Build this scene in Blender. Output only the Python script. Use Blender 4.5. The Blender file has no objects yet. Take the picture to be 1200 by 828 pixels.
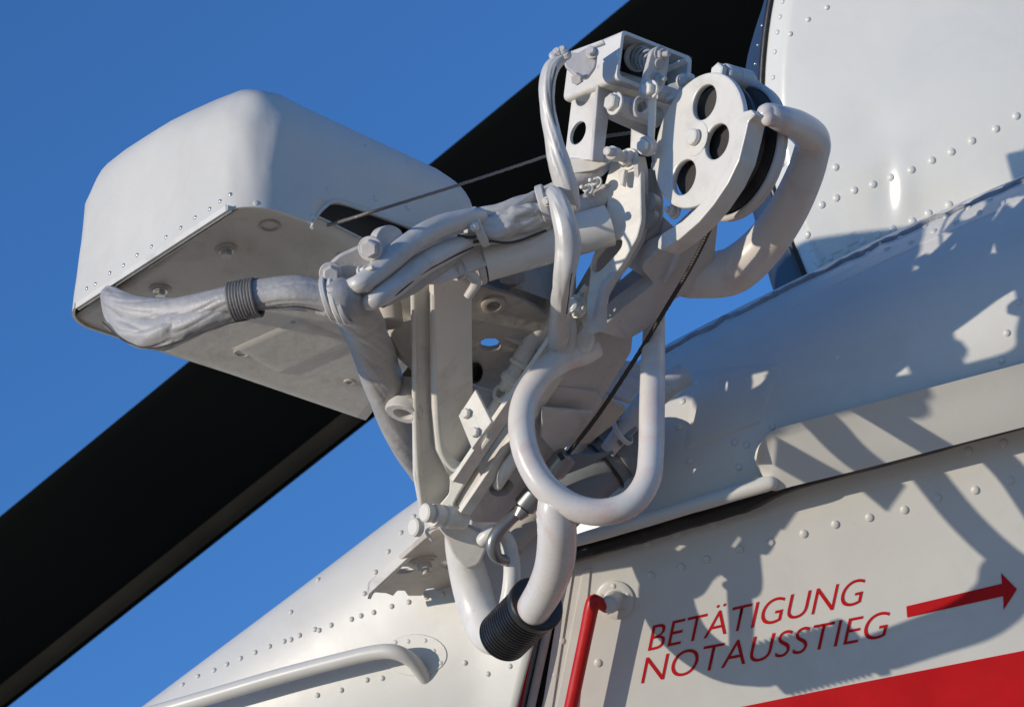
import bpy, bmesh, math, random
from mathutils import Vector, Matrix, noise
from mathutils.bvhtree import BVHTree
random.seed(7)
R = math.radians
sc = bpy.context.scene
col = sc.collection

# ------------------------------------------------------------------ camera
PITCH, ROLL = R(22), R(18)
CAM_POS = Vector((0, 0, 1.6))
f0 = Vector((0, math.cos(PITCH), math.sin(PITCH)))
u0 = Vector((0, -math.sin(PITCH), math.cos(PITCH)))
r0 = Vector((1, 0, 0))
rx = math.cos(ROLL) * r0 - math.sin(ROLL) * u0
ux = math.sin(ROLL) * r0 + math.cos(ROLL) * u0
MC = Matrix((
    (rx.x, ux.x, -f0.x, CAM_POS.x),
    (rx.y, ux.y, -f0.y, CAM_POS.y),
    (rx.z, ux.z, -f0.z, CAM_POS.z),
    (0, 0, 0, 1)))
cd = bpy.data.cameras.new("camera")
cam = bpy.data.objects.new("camera", cd)
col.objects.link(cam)
cam.matrix_world = MC
cd.sensor_width = 36
cd.lens = 120
cd.clip_start = 0.05
cd.clip_end = 20000
cd.dof.use_dof = True
cd.dof.focus_distance = 3.95
cd.dof.aperture_fstop = 20
sc.camera = cam

# ------------------------------------------------------------------ sun, sky, exposure
L_CAM = Vector((-0.885, 0.145, 0.42)).normalized()          # towards the sun, camera axes
L_W = (MC.to_3x3() @ L_CAM).normalized()
sd = bpy.data.lights.new("sun", 'SUN')
sd.energy = 2.55
sd.angle = R(0.55)
sd.color = (1.0, 0.89, 0.74)
sun = bpy.data.objects.new("sun", sd)
sun.rotation_euler = L_W.to_track_quat('Z', 'Y').to_euler()
col.objects.link(sun)
world = bpy.data.worlds.new("World")
sc.world = world
world.use_nodes = True
wn = world.node_tree
bg = wn.nodes["Background"]
sky = wn.nodes.new("ShaderNodeTexSky")
sky.sky_type = 'NISHITA'
sky.sun_disc = False
sky.sun_elevation = math.asin(L_W.z)
sky.sun_rotation = math.atan2(L_W.x, L_W.y)
sky.altitude = 900
sky.air_density = 1.0
sky.dust_density = 0.0
sky.ozone_density = 7.5
wn.links.new(sky.outputs[0], bg.inputs[0])
bg.inputs[1].default_value = 0.15
sc.view_settings.view_transform = 'Standard'
sc.view_settings.look = 'None'
sc.view_settings.exposure = 0.27
sc.view_settings.gamma = 1.0
sc.view_settings.use_curve_mapping = False

# ------------------------------------------------------------------ materials
def mat(name, base, rough=0.4, metal=0.0, var=0.06, stain=None, stain_amt=0.0, bump=0.08, bscale=60,
        coat=0.0, spec=0.5, nscale=7.0, speck=0.0, rvar=0.12, wave=0.0):
    m = bpy.data.materials.new(name)
    m.use_nodes = True
    nt = m.node_tree
    N, K = nt.nodes, nt.links
    p = N["Principled BSDF"]
    tc = N.new("ShaderNodeTexCoord")
    n1 = N.new("ShaderNodeTexNoise"); n1.inputs["Scale"].default_value = nscale
    n1.inputs["Detail"].default_value = 6; n1.inputs["Roughness"].default_value = 0.6
    K.new(tc.outputs["Object"], n1.inputs["Vector"])
    mr = N.new("ShaderNodeMapRange")
    mr.inputs["From Min"].default_value = 0.3; mr.inputs["From Max"].default_value = 0.7
    mr.inputs["To Min"].default_value = 1 - var; mr.inputs["To Max"].default_value = 1 + var
    K.new(n1.outputs["Fac"], mr.inputs["Value"])
    mul = N.new("ShaderNodeMix"); mul.data_type = 'RGBA'; mul.blend_type = 'MULTIPLY'
    mul.inputs["Factor"].default_value = 1.0
    mul.inputs["A"].default_value = (*base, 1)
    K.new(mr.outputs["Result"], mul.inputs["B"])
    out = mul.outputs["Result"]
    if stain:
        n2 = N.new("ShaderNodeTexNoise"); n2.inputs["Scale"].default_value = nscale * 2.3
        n2.inputs["Detail"].default_value = 8; n2.inputs["Roughness"].default_value = 0.68
        n2.inputs["Distortion"].default_value = 0.6
        K.new(tc.outputs["Object"], n2.inputs["Vector"])
        r2 = N.new("ShaderNodeMapRange"); r2.inputs["From Min"].default_value = 0.5
        r2.inputs["From Max"].default_value = 0.75; r2.inputs["To Max"].default_value = stain_amt
        K.new(n2.outputs["Fac"], r2.inputs["Value"])
        mx = N.new("ShaderNodeMix"); mx.data_type = 'RGBA'
        K.new(r2.outputs["Result"], mx.inputs["Factor"]); K.new(out, mx.inputs["A"])
        mx.inputs["B"].default_value = (*stain, 1)
        out = mx.outputs["Result"]
    if speck:
        n3 = N.new("ShaderNodeTexNoise"); n3.inputs["Scale"].default_value = 300
        n3.inputs["Detail"].default_value = 2
        K.new(tc.outputs["Object"], n3.inputs["Vector"])
        r3 = N.new("ShaderNodeMapRange"); r3.inputs["From Min"].default_value = 0.715
        r3.inputs["From Max"].default_value = 0.76; r3.inputs["To Max"].default_value = speck * .6
        K.new(n3.outputs["Fac"], r3.inputs["Value"])
        m3 = N.new("ShaderNodeMix"); m3.data_type = 'RGBA'
        K.new(r3.outputs["Result"], m3.inputs["Factor"]); K.new(out, m3.inputs["A"])
        m3.inputs["B"].default_value = (0.12, 0.09, 0.06, 1)
        out = m3.outputs["Result"]
    K.new(out, p.inputs["Base Color"])
    rr = N.new("ShaderNodeMapRange"); rr.inputs["From Min"].default_value = 0.3; rr.inputs["From Max"].default_value = 0.7
    rr.inputs["To Min"].default_value = max(0.04, rough - rvar * 0.5); rr.inputs["To Max"].default_value = rough + rvar
    K.new(n1.outputs["Fac"], rr.inputs["Value"]); K.new(rr.outputs["Result"], p.inputs["Roughness"])
    p.inputs["Metallic"].default_value = metal
    p.inputs["Specular IOR Level"].default_value = spec
    p.inputs["Coat Weight"].default_value = coat
    p.inputs["Coat Roughness"].default_value = 0.12
    if bump:
        nb = N.new("ShaderNodeTexNoise"); nb.inputs["Scale"].default_value = bscale
        nb.inputs["Detail"].default_value = 5
        K.new(tc.outputs["Object"], nb.inputs["Vector"])
        h = nb.outputs["Fac"]
        if wave:
            nw = N.new("ShaderNodeTexNoise"); nw.inputs["Scale"].default_value = 6
            nw.inputs["Detail"].default_value = 1.5
            K.new(tc.outputs["Object"], nw.inputs["Vector"])
            ma = N.new("ShaderNodeMath"); ma.operation = 'MULTIPLY_ADD'
            K.new(nw.outputs["Fac"], ma.inputs[0]); ma.inputs[1].default_value = wave; K.new(h, ma.inputs[2])
            h = ma.outputs[0]
        b = N.new("ShaderNodeBump"); b.inputs["Strength"].default_value = bump
        b.inputs["Distance"].default_value = 0.004
        K.new(h, b.inputs["Height"]); K.new(b.outputs["Normal"], p.inputs["Normal"])
    return m

WHITE = mat("white_enamel", (0.745, 0.725, 0.66), 0.36, var=0.07, stain=(0.38, 0.34, 0.28), stain_amt=0.5, bump=0.10, bscale=90, speck=0.5)
TUBEW = mat("white_tube_enamel", (0.74, 0.72, 0.665), 0.26, var=0.06, stain=(0.45, 0.40, 0.36), stain_amt=0.4, bump=0.08, bscale=70, speck=0.5)
BLOTCH = mat("red_blotched_white_enamel", (0.71, 0.68, 0.635), 0.28, var=0.05, stain=(0.55, 0.20, 0.14), stain_amt=0.5, bump=0.08, bscale=60, nscale=4.5, speck=0.3)  # noise mixes red blotches into the white
SKIN = mat("fuselage_paint", (0.65, 0.64, 0.59), 0.36, var=0.05, stain=(0.48, 0.46, 0.42), stain_amt=0.3, bump=0.10, bscale=25, nscale=4, speck=0.25, wave=3.0)
COWL = mat("cowling_paint", (0.74, 0.73, 0.665), 0.17, var=0.04, stain=(0.6, 0.6, 0.57), stain_amt=0.4, bump=0.10, bscale=18, nscale=3, wave=5.0, rvar=0.06)
SHELL = mat("cover_paint", (0.64, 0.625, 0.565), 0.42, var=0.05, stain=(0.52, 0.49, 0.44), stain_amt=0.35, bump=0.25, bscale=22, nscale=5, speck=0.35, wave=2.0)
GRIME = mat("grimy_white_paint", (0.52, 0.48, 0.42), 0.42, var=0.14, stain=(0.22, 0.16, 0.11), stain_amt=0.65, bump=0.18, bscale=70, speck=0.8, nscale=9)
PANM = mat("pan_paint", (0.66, 0.63, 0.56), 0.42, var=0.12, stain=(0.34, 0.26, 0.19), stain_amt=0.5, bump=0.18, bscale=60, speck=0.8, nscale=7)
CAST = mat("worn_cast_paint", (0.60, 0.575, 0.55), 0.40, var=0.08, stain=(0.30, 0.24, 0.20), stain_amt=0.45, bump=0.18, bscale=120, speck=0.6, nscale=9)
GREYM = mat("grey_painted_metal", (0.42, 0.42, 0.41), 0.36, var=0.08, stain=(0.2, 0.18, 0.16), stain_amt=0.4, bump=0.1, bscale=90, speck=0.4)
SLEEVE = mat("silver_sleeve_fabric", (0.42, 0.41, 0.40), 0.46, metal=0.05, var=0.14, stain=(0.20, 0.19, 0.18), stain_amt=0.5, bump=0.3, bscale=110, nscale=12, speck=0.3)
SLEEVEW = mat("painted_sleeve_fabric", (0.60, 0.59, 0.56), 0.36, metal=0.05, var=0.10, stain=(0.30, 0.27, 0.23), stain_amt=0.4, bump=0.12, bscale=60, nscale=12, speck=0.2)
CORD = mat("dark_lashing_cord", (0.16, 0.155, 0.15), 0.55, var=0.15, bump=0.2, bscale=200)
SEAM = mat("dark_stitching", (0.05, 0.05, 0.05), 0.7)
RUBBER = mat("black_rubber", (0.014, 0.014, 0.014), 0.38, var=0.2, stain=(0.08, 0.075, 0.07), stain_amt=0.35, bump=0.1, bscale=80, nscale=20)
DARK = mat("mouth_shade_black", (0.012, 0.012, 0.013), 0.6)  # black that stands in for the shadow inside the switch box
NAVY = mat("dark_blue_intake_paint", (0.035, 0.05, 0.075), 0.35, var=0.1)
WHEEL = mat("dark_pulley_metal", (0.07, 0.065, 0.06), 0.4, metal=0.3, var=0.2, stain=(0.15, 0.13, 0.11), stain_amt=0.4, bump=0.1)
STEEL = mat("grey_steel", (0.30, 0.31, 0.31), 0.28, metal=0.75, var=0.1, bump=0.05)
BRIGHT = mat("plain_steel", (0.62, 0.62, 0.6), 0.25, metal=0.8, var=0.08, bump=0.03)
DUCT = mat("blue_grey_pipe_paint", (0.23, 0.245, 0.26), 0.4, var=0.08, stain=(0.1, 0.1, 0.1), stain_amt=0.3, bump=0.12, bscale=100)
ROPE = mat("wire_rope_steel", (0.06, 0.055, 0.05), 0.45, metal=0.5, var=0.2)
ROPEL = mat("light_wire_rope", (0.20, 0.18, 0.16), 0.4, metal=0.5, var=0.2)
RED = mat("red_lettering_paint", (0.52, 0.004, 0.008), 0.5, var=0.10, stain=(0.40, 0.01, 0.01), stain_amt=0.4, bump=0.03, spec=0.25, nscale=12)
REDH = mat("red_handle_paint", (0.52, 0.008, 0.008), 0.35, var=0.1, stain=(0.2, 0.01, 0.01), stain_amt=0.4, bump=0.05, nscale=20)
BLADE = mat("black_blade_paint", (0.004, 0.0045, 0.0035), 0.8, spec=0.08, var=0.3, bump=0.02, nscale=3)
STRIP = mat("blade_edge_strip_paint", (0.06, 0.048, 0.030), 0.6, var=0.35, bump=0.02, nscale=3, spec=0.1)
APRON = mat("apron_ground", (0.52, 0.365, 0.225), 0.9, var=0.15, bump=0.2, bscale=3, nscale=0.6)
SEALANT = mat("grey_sealant", (0.30, 0.31, 0.32), 0.6, var=0.25, stain=(0.12, 0.12, 0.13), stain_amt=0.7, bump=0.8, bscale=120, nscale=20)

# ------------------------------------------------------------------ helpers (camera axes, millimetres)
D0 = 4000.0
DZ = 0.0                                # depth shift of the sub-assembly being built
def V(px, py, z=0.0):
    z = z + DZ
    s = (D0 + z) / D0
    return Vector(((px - 600) * s, (414 - py) * s, -(D0 + z)))
def NV(x, y, z):                       # z away from the viewer
    return Vector((x, y, -z)).normalized()
def TV(x, y, z):                       # z towards the viewer
    return Vector((x, y, z)).normalized()
S001 = Matrix.Scale(0.001, 4)
MW = MC @ S001

def finish(o, label=None, cat=None, group=None, kind=None):
    if label: o["label"] = label
    if cat: o["category"] = cat
    if group: o["group"] = group
    if kind: o["kind"] = kind
    return o

def thing(name, at, label, cat, group=None):
    o = bpy.data.objects.new(name, None)
    o.empty_display_size = 0.1
    o.location = MW @ at
    col.objects.link(o)
    return finish(o, label, cat, group)

def root_loc(parent):
    while parent is not None and parent.parent is not None:
        parent = parent.parent
    return parent.location.copy() if parent is not None else Vector((0, 0, 0))

def link_mesh(name, me, m, parent, sharp=32, label=None, already=False, wn=False):
    if not already:
        me.transform(Matrix.Translation(-root_loc(parent)) @ MW)
    me.materials.clear()
    me.materials.append(m)
    if sharp is not None:
        me.shade_smooth()
        me.set_sharp_from_angle(angle=R(sharp))
    me.update()
    o = bpy.data.objects.new(name, me)
    col.objects.link(o)
    if parent is not None:
        o.parent = parent
    if label: o["label"] = label
    if wn:
        w = o.modifiers.new("weighted_normal", 'WEIGHTED_NORMAL'); w.mode = 'FACE_AREA'; w.weight = 100; w.keep_sharp = True
    return o

def face_viewer(me):
    s = sum((p.normal.dot(p.center) * p.area for p in me.polygons))
    if s > 0: me.flip_normals()
    return me

def from_py(verts, faces):
    me = bpy.data.meshes.new("mesh")
    me.from_pydata([tuple(v) for v in verts], [], faces)
    me.validate()
    return me

def from_bm(bm):
    bmesh.ops.recalc_face_normals(bm, faces=bm.faces)
    me = bpy.data.meshes.new("mesh")
    bm.to_mesh(me); bm.free()
    return me

class Plane:
    def __init__(s, at, n):
        s.o = V(*at) if not isinstance(at, Vector) else at
        s.n = TV(*n) if not isinstance(n, Vector) else n.normalized()
        u = Vector((1, 0, 0)); u = (u - s.n * u.dot(s.n)).normalized()
        s.u = u; s.v = s.n.cross(u)
    def hit(s, px, py):
        d = V(px, py, 0)
        t = s.o.dot(s.n) / d.dot(s.n)
        return d * t
    def uv(s, px, py):
        q = s.hit(px, py) - s.o
        return (q.dot(s.u), q.dot(s.v))
    def at(s, uv, h=0.0):
        return s.o + s.u * uv[0] + s.v * uv[1] + s.n * h
    def circ(s, px, py, r, seg=28, ry=None, rot=0.0):
        c = s.uv(px, py); ry = ry or r; out = []
        for k in range(seg):
            a = 2 * math.pi * k / seg
            x, y = r * math.cos(a), ry * math.sin(a)
            out.append((c[0] + x * math.cos(rot) - y * math.sin(rot), c[1] + x * math.sin(rot) + y * math.cos(rot)))
        return out
    def mtx(s):
        return Matrix(((s.u.x, s.v.x, s.n.x, s.o.x), (s.u.y, s.v.y, s.n.y, s.o.y), (s.u.z, s.v.z, s.n.z, s.o.z), (0, 0, 0, 1)))

def round_poly(pts, r, seg=5):
    if r <= 0: return pts
    out = []; n = len(pts)
    for i in range(n):
        p0, p1, p2 = Vector(pts[i - 1]), Vector(pts[i]), Vector(pts[(i + 1) % n])
        a, b = p0 - p1, p2 - p1
        d = min(r, a.length * 0.45, b.length * 0.45)
        if d < 0.3 or abs(a.normalized().dot(b.normalized())) > 0.985:
            out.append(tuple(p1)); continue
        q0, q2 = p1 + a.normalized() * d, p1 + b.normalized() * d
        for k in range(seg + 1):
            t = k / seg
            out.append(tuple(q0 * (1 - t) ** 2 + p1 * 2 * t * (1 - t) + q2 * t * t))
    return out

def curve_mesh(loops, thick, bevel):
    cu = bpy.data.curves.new("c", 'CURVE')
    cu.dimensions = '2D'; cu.fill_mode = 'BOTH'
    bevel = min(bevel, thick * 0.45)
    cu.extrude = thick / 2 - bevel
    cu.bevel_depth = bevel; cu.bevel_resolution = 1; cu.offset = -bevel
    for lp in loops:
        sp = cu.splines.new('POLY'); sp.points.add(len(lp) - 1)
        for q, w in zip(sp.points, lp): q.co = (w[0], w[1], 0, 1)
        sp.use_cyclic_u = True
    o = bpy.data.objects.new("c", cu)
    col.objects.link(o)
    me = bpy.data.meshes.new_from_object(o)
    bpy.data.objects.remove(o); bpy.data.curves.remove(cu)
    return me

def plate(name, pl, outline, thick, m, parent, holes=(), bevel=1.4, rnd=3.0, proud=0.0, label=None, uvs=False):
    loops = [round_poly(outline if uvs else [pl.uv(*q) for q in outline], rnd)]
    for h in holes:
        loops.append(h)
    me = curve_mesh(loops, thick, bevel)
    me.transform(pl.mtx() @ Matrix.Translation((0, 0, -thick / 2 + proud)))
    return link_mesh(name, me, m, parent, sharp=40, label=label, wn=True)

def holepx(pl, pts, rnd=4):
    return round_poly([pl.uv(*q) for q in pts], rnd)

def crom(pts, n):
    P = [pts[0] * 2 - pts[1]] + list(pts) + [pts[-1] * 2 - pts[-2]]
    out = []
    for i in range(1, len(P) - 2):
        for k in range(n):
            t = k / n
            a, b, c, d = P[i - 1], P[i], P[i + 1], P[i + 2]
            out.append(0.5 * ((2 * b) + (c - a) * t + (2 * a - 5 * b + 4 * c - d) * t * t + (3 * b - a - 3 * c + d) * t ** 3))
    out.append(P[-2]); return out

def sweep(pts, rad, seg=20, res=6, cap='flat', wrinkle=0.0, wfreq=0.05, flat=1.0, seed=0.0, smooth=True):
    """tube along camera-space points; rad is a number or one per point"""
    if not isinstance(rad, (list, tuple)): rad = [rad] * len(pts)
    if smooth and len(pts) > 2:
        P = crom([p.to_4d() for p in [Vector(p) for p in pts]], res)
        Q = crom([Vector((r, 0, 0)) for r in rad], res)
        P = [Vector(p[:3]) for p in P]; Rr = [q.x for q in Q]
    else:
        P = [Vector(p) for p in pts]; Rr = list(rad)
        if len(P) == 2:
            n = res
            P = [P[0].lerp(P[1], k / n) for k in range(n + 1)]
            Rr = [Rr[0] + (Rr[1] - Rr[0]) * k / n for k in range(n + 1)]
    T = []
    for i in range(len(P)):
        a = P[max(0, i - 1)]; b = P[min(len(P) - 1, i + 1)]
        T.append((b - a).normalized())
    ref = Vector((0, 0, 1)) if abs(T[0].z) < 0.9 else Vector((1, 0, 0))
    nrm = (ref - T[0] * ref.dot(T[0])).normalized()
    if cap == 'round':
        e0, e1 = [], []
        for k in range(4, 0, -1):
            a = k / 4 * math.pi / 2
            e0.append((P[0] - T[0] * Rr[0] * math.sin(a), max(0.02, Rr[0] * math.cos(a)), T[0]))
            e1.insert(0, (P[-1] + T[-1] * Rr[-1] * math.sin(a), max(0.02, Rr[-1] * math.cos(a)), T[-1]))
        seq = e0 + list(zip(P, Rr, T)) + e1
    else:
        seq = list(zip(P, Rr, T))
    verts, faces = [], []
    s = 0.0; prev = seq[0][0]
    for (p, r, t) in seq:
        s += (p - prev).length; prev = p
        nrm = (nrm - t * nrm.dot(t)).normalized()
        bi = t.cross(nrm)
        for k in range(seg):
            a = 2 * math.pi * k / seg
            rr = r
            if wrinkle:
                a3 = a + s * .010
                w = .9 * noise.noise(Vector((s * wfreq + seed, 1.2 * math.cos(a3), 1.2 * math.sin(a3) + seed)))
                f = 1 - abs(noise.noise(Vector((s * wfreq * .45 + seed * 2, 1.7 * math.cos(a3), 1.7 * math.sin(a3)))) * 2.6)
                w -= .7 * max(0, f) ** 2.5
                rr = r * (1 + wrinkle * w)
            verts.append(p + nrm * rr * math.cos(a) + bi * rr * flat * math.sin(a))
    n = len(seq)
    for i in range(n - 1):
        for k in range(seg):
            k2 = (k + 1) % seg
            faces.append((i * seg + k, i * seg + k2, (i + 1) * seg + k2, (i + 1) * seg + k))
    faces.append(tuple(range(seg))[::-1]); faces.append(tuple((n - 1) * seg + k for k in range(seg)))
    return from_py(verts, faces)

def tube(name, pts, rad, m, parent, label=None, sharp=45, **k):
    P = [V(*p) if not isinstance(p, Vector) else p for p in pts]
    return link_mesh(name, sweep(P, rad, **k), m, parent, sharp=sharp, label=label)

def frame_for(axis):
    a = axis.normalized()
    ref = Vector((0, 1, 0)) if abs(a.y) < 0.9 else Vector((1, 0, 0))
    u = (ref - a * ref.dot(a)).normalized()
    return u, a.cross(u), a

def lathe_mesh(p, axis, prof, seg=32, flatten=None):
    u, v, a = frame_for(axis)
    verts, faces = [], []
    for (h, r) in prof:
        for k in range(seg):
            t = 2 * math.pi * k / seg
            verts.append(p + a * h + u * r * math.cos(t) + v * r * math.sin(t))
    n = len(prof)
    for i in range(n - 1):
        for k in range(seg):
            k2 = (k + 1) % seg
            faces.append((i * seg + k, i * seg + k2, (i + 1) * seg + k2, (i + 1) * seg + k))
    if prof[0][1] > 0.01: faces.append(tuple(range(seg))[::-1])
    if prof[-1][1] > 0.01: faces.append(tuple((n - 1) * seg + k for k in range(seg)))
    me = from_py(verts, faces)
    return me

def lathe(name, p, axis, prof, m, parent, seg=32, label=None, sharp=35):
    p = V(*p) if not isinstance(p, Vector) else p
    axis = TV(*axis) if not isinstance(axis, Vector) else axis
    bm = bmesh.new(); bm.from_mesh(lathe_mesh(p, axis, prof, seg))
    bmesh.ops.remove_doubles(bm, verts=bm.verts, dist=0.01)
    return link_mesh(name, from_bm(bm), m, parent, sharp=sharp, label=label)

def ringband(name, p, axis, r_in, r_out, w, m, parent, seg=36, label=None):
    e = min(1.2, w * .3)
    h = w / 2
    return lathe(name, p, axis, [(-h, r_in), (-h, r_out - e), (-h + e, r_out), (h - e, r_out), (h, r_out - e), (h, r_in), (-h, r_in)], m, parent, seg=seg, label=label)

def bolt(p, n, r, h, m, parent, washer=True, name="bolt", stud=0.0, hexa=True, label=None):
    """hex bolt head standing on p along n, one mesh"""
    p = V(*p) if not isinstance(p, Vector) else p
    n = TV(*n) if not isinstance(n, Vector) else n
    u, v, a = frame_for(n)
    bm = bmesh.new()
    def add(me):
        bm.from_mesh(me); bpy.data.meshes.remove(me)
    if washer:
        add(lathe_mesh(p, a, [(-1, .01), (-1, r * 1.35), (h * .15, r * 1.35), (h * .2, r * 1.28), (h * .2, .01)], 24))
    add(lathe_mesh(p, a, [(h * .15, r * .93), (h * .22, r), (h * .85, r), (h, r * .82)], 6 if hexa else 24))
    if stud:
        add(lathe_mesh(p, a, [(h * .9, r * .5), (h + stud - 1, r * .5), (h + stud, r * .38)], 16))
    return link_mesh(name, from_bm(bm), m, parent, sharp=28, label=label)

def prism(name, c, ax, dims, m, parent, bevel=2.0, seg=2, label=None):
    c = V(*c) if not isinstance(c, Vector) else c
    bm = bmesh.new(); bmesh.ops.create_cube(bm, size=1)
    for w in bm.verts:
        w.co = c + ax[0] * w.co.x * dims[0] + ax[1] * w.co.y * dims[1] + ax[2] * w.co.z * dims[2]
    if bevel:
        bmesh.ops.bevel(bm, geom=list(bm.edges), offset=bevel, segments=seg, affect='EDGES', profile=.5)
    return link_mesh(name, from_bm(bm), m, parent, label=label, wn=True)

def bvh_of(*objs):
    vs, fs = [], []
    for o in objs:
        off = len(vs); loc = root_loc(o.parent) if o.parent else Vector()
        vs += [v.co + loc for v in o.data.vertices]
        fs += [tuple(i + off for i in p.vertices) for p in o.data.polygons]
    return BVHTree.FromPolygons(vs, fs)

def shoot(bvh, px, py):
    o = CAM_POS; d = (MW @ V(px, py, 0) - o).normalized()
    loc, n, i, dist = bvh.ray_cast(o, d)
    if loc is None:
        return None, None
    if n.dot(d) > 0: n = -n
    return loc, n

_riv = {}
def rivet_mesh(r, h, m):
    key = (r, h, m.name)
    if key not in _riv:
        prof = [(-0.6, r), (0.15, r * 1.0)] + [(0.15 + h * math.sin(a), r * math.cos(a)) for a in (0.35, 0.75, 1.15)] + [(h + .15, .02)]
        me = lathe_mesh(Vector((0, 0, 0)), Vector((0, 0, 1)), prof, 14)
        me.transform(S001); me.materials.append(m); me.shade_smooth()
        _riv[key] = me
    return _riv[key]

def rivet(bvh, px, py, parent, m, r=4.5, h=2.2, name="rivet"):
    loc, n = shoot(bvh, px, py)
    if loc is None: return None
    o = bpy.data.objects.new(name, rivet_mesh(r, h, m))
    col.objects.link(o); o.parent = parent
    o.rotation_euler = n.to_track_quat('Z', 'Y').to_euler()
    o.location = loc - root_loc(parent)
    return o

def interp(tab, x):
    if x <= tab[0][0]: 
        (a, b), (c, d) = tab[0], tab[1]
    elif x >= tab[-1][0]:
        (a, b), (c, d) = tab[-2], tab[-1]
    else:
        for i in range(len(tab) - 1):
            if tab[i][0] <= x <= tab[i + 1][0]:
                (a, b), (c, d) = tab[i], tab[i + 1]; break
    return b + (d - b) * (x - a) / (c - a)
def sinterp(tab, x):                    # smooth version
    w = 22.0
    return sum(interp(tab, x + k * w) for k in (-2, -1, 0, 1, 2)) / 5

# ------------------------------------------------------------------ ground
bm = bmesh.new()
bmesh.ops.create_circle(bm, cap_ends=True, segments=64, radius=3000)
me = bpy.data.meshes.new("ground"); bm.to_mesh(me); bm.free()
me.materials.append(APRON)
g = bpy.data.objects.new("ground", me); col.objects.link(g)
finish(g, "pale dry apron ground far below the hoist", kind="structure")

# ================================================================== HELICOPTER
heli = thing("helicopter", V(800, 900, 150), "white riveted helicopter fuselage side with red German lettering under the hoist", "helicopter")
SIL = [(-500, 1340), (-300, 1180), (0, 952), (100, 877), (200, 802), (350, 690), (490, 583), (640, 487), (780, 403), (900, 343), (1050, 270), (1200, 205), (1400, 120), (1700, 0)]
LIP = [(500, 692), (668, 640), (740, 619), (850, 586), (900, 571), (1200, 490), (1700, 355)]
def zdoor(px, py): return 190 - .28 * (px - 600) + .15 * (py - 650)
def blend(u, a, b, lo, hi):
    t = min(1, max(0, (u - a) / (b - a))); t = t * t * (3 - 2 * t); return lo + (hi - lo) * t
def skin_pt(u, t, back=0.0, phi=None):
    T = blend(u, 420, 860, 360, 205); Rz = blend(u, 420, 900, 130, 190)
    off = blend(u, 520, 700, 8, 38)
    k = min(1, max(0, (u - 250) / (625 - 250)))
    if phi is not None:
        t = T * (1 - math.cos(phi)); q = Rz * (1 - math.sin(phi))
    elif t < T:
        c = 1 - t / T; q = Rz * (1 - math.sqrt(max(0, 1 - c * c)))
    else: q = 0
    x1 = .35 * t
    x2 = .21 * t if t < 140 else 29 - .26 * (t - 140)
    kk = k if u < 625 else max(0, 1 - (u - 625) / 120)
    ox = x1 * (1 - kk) + x2 * kk
    px = u + ox; py = sinterp(SIL, u) + t
    return px, py, zdoor(px, py) - off + q
def tlip(u):
    lo, hi = 0, 600
    for _ in range(30):
        m_ = (lo + hi) / 2; px, py, z = skin_pt(u, m_)
        if py < interp(LIP, px): lo = m_
        else: hi = m_
    return lo
def skin_grid(us, tmax, name, parent, rows=34):
    verts, faces = [], []
    nrow = 0
    for u in us:
        tm = tmax(u); T = blend(u, 420, 860, 360, 205)
        colv = []
        for ph in (-70, -55, -42, -30, -20, -11, -4):
            colv.append(V(*skin_pt(u, 0, phi=R(ph))))
        for j in range(rows + 1):
            s = j / rows
            colv.append(V(*skin_pt(u, tm * s ** 1.9)))
        nrow = len(colv); verts += colv
    n = len(us)
    for i in range(n - 1):
        for j in range(nrow - 1):
            faces.append((i * nrow + j, i * nrow + j + 1, (i + 1) * nrow + j + 1, (i + 1) * nrow + j))
    return link_mesh(name, face_viewer(from_py(verts, faces)), SKIN, parent, sharp=60)
nose = skin_grid([-480 + i * 17 for i in range(66)], lambda u: 560, "nose_skin", heli)
shoulder = skin_grid([625 + i * 15 for i in range(60)], tlip, "shoulder_skin", heli)
for o in (nose, shoulder):
    md = o.modifiers.new("solid", 'SOLIDIFY'); md.thickness = 0.004; md.offset = -1
NB, SB = bvh_of(nose), bvh_of(shoulder)

# door plane
_c = [V(600, 650, zdoor(600, 650)), V(900, 650, zdoor(900, 650)), V(700, 850, zdoor(700, 850))]
_n = (_c[1] - _c[0]).cross(_c[2] - _c[0]).normalized()
if _n.z < 0: _n = -_n
DP = Plane(_c[0], _n)
door = plate("door", DP, [(690, 560), (1600, 300), (1600, 1050), (560, 1050), (634, 830), (664, 690)], 12, SKIN, heli, rnd=4)
jamb = plate("door_frame", Plane(DP.o - DP.n * 16, DP.n), [(660, 645), (760, 600), (700, 1000), (572, 1040), (612, 830), (636, 735)], 6, RUBBER, heli, rnd=2)
DB = bvh_of(door)
strip = plate("edge_strip", Plane(DP.o + DP.n * 2.2, DP.n), [(672, 668), (660, 672), (634, 836), (646, 836)], 2.0, SKIN, door, rnd=1)
strip2 = plate("edge_strip", Plane(DP.o + DP.n * 2.2, DP.n), [(692, 665), (683, 668), (650, 836), (676, 836)], 1.6, SKIN, door, rnd=1)
tube("door_seal", [DP.at(DP.uv(662, 655), 4), DP.at(DP.uv(642, 740), 4), DP.at(DP.uv(618, 850), 4)], 5.5, GREYM, heli)
tube("door_seal", [DP.at(DP.uv(652, 655), 1), DP.at(DP.uv(631, 740), 1), DP.at(DP.uv(606, 850), 1)], 4.5, DUCT, heli)
plate("red_pinstripe", Plane(DP.o + DP.n * 14, DP.n), [(625, 742), (627, 742), (609, 840), (606, 840)], 1.0, RED, heli, rnd=0, bevel=.2)

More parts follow.
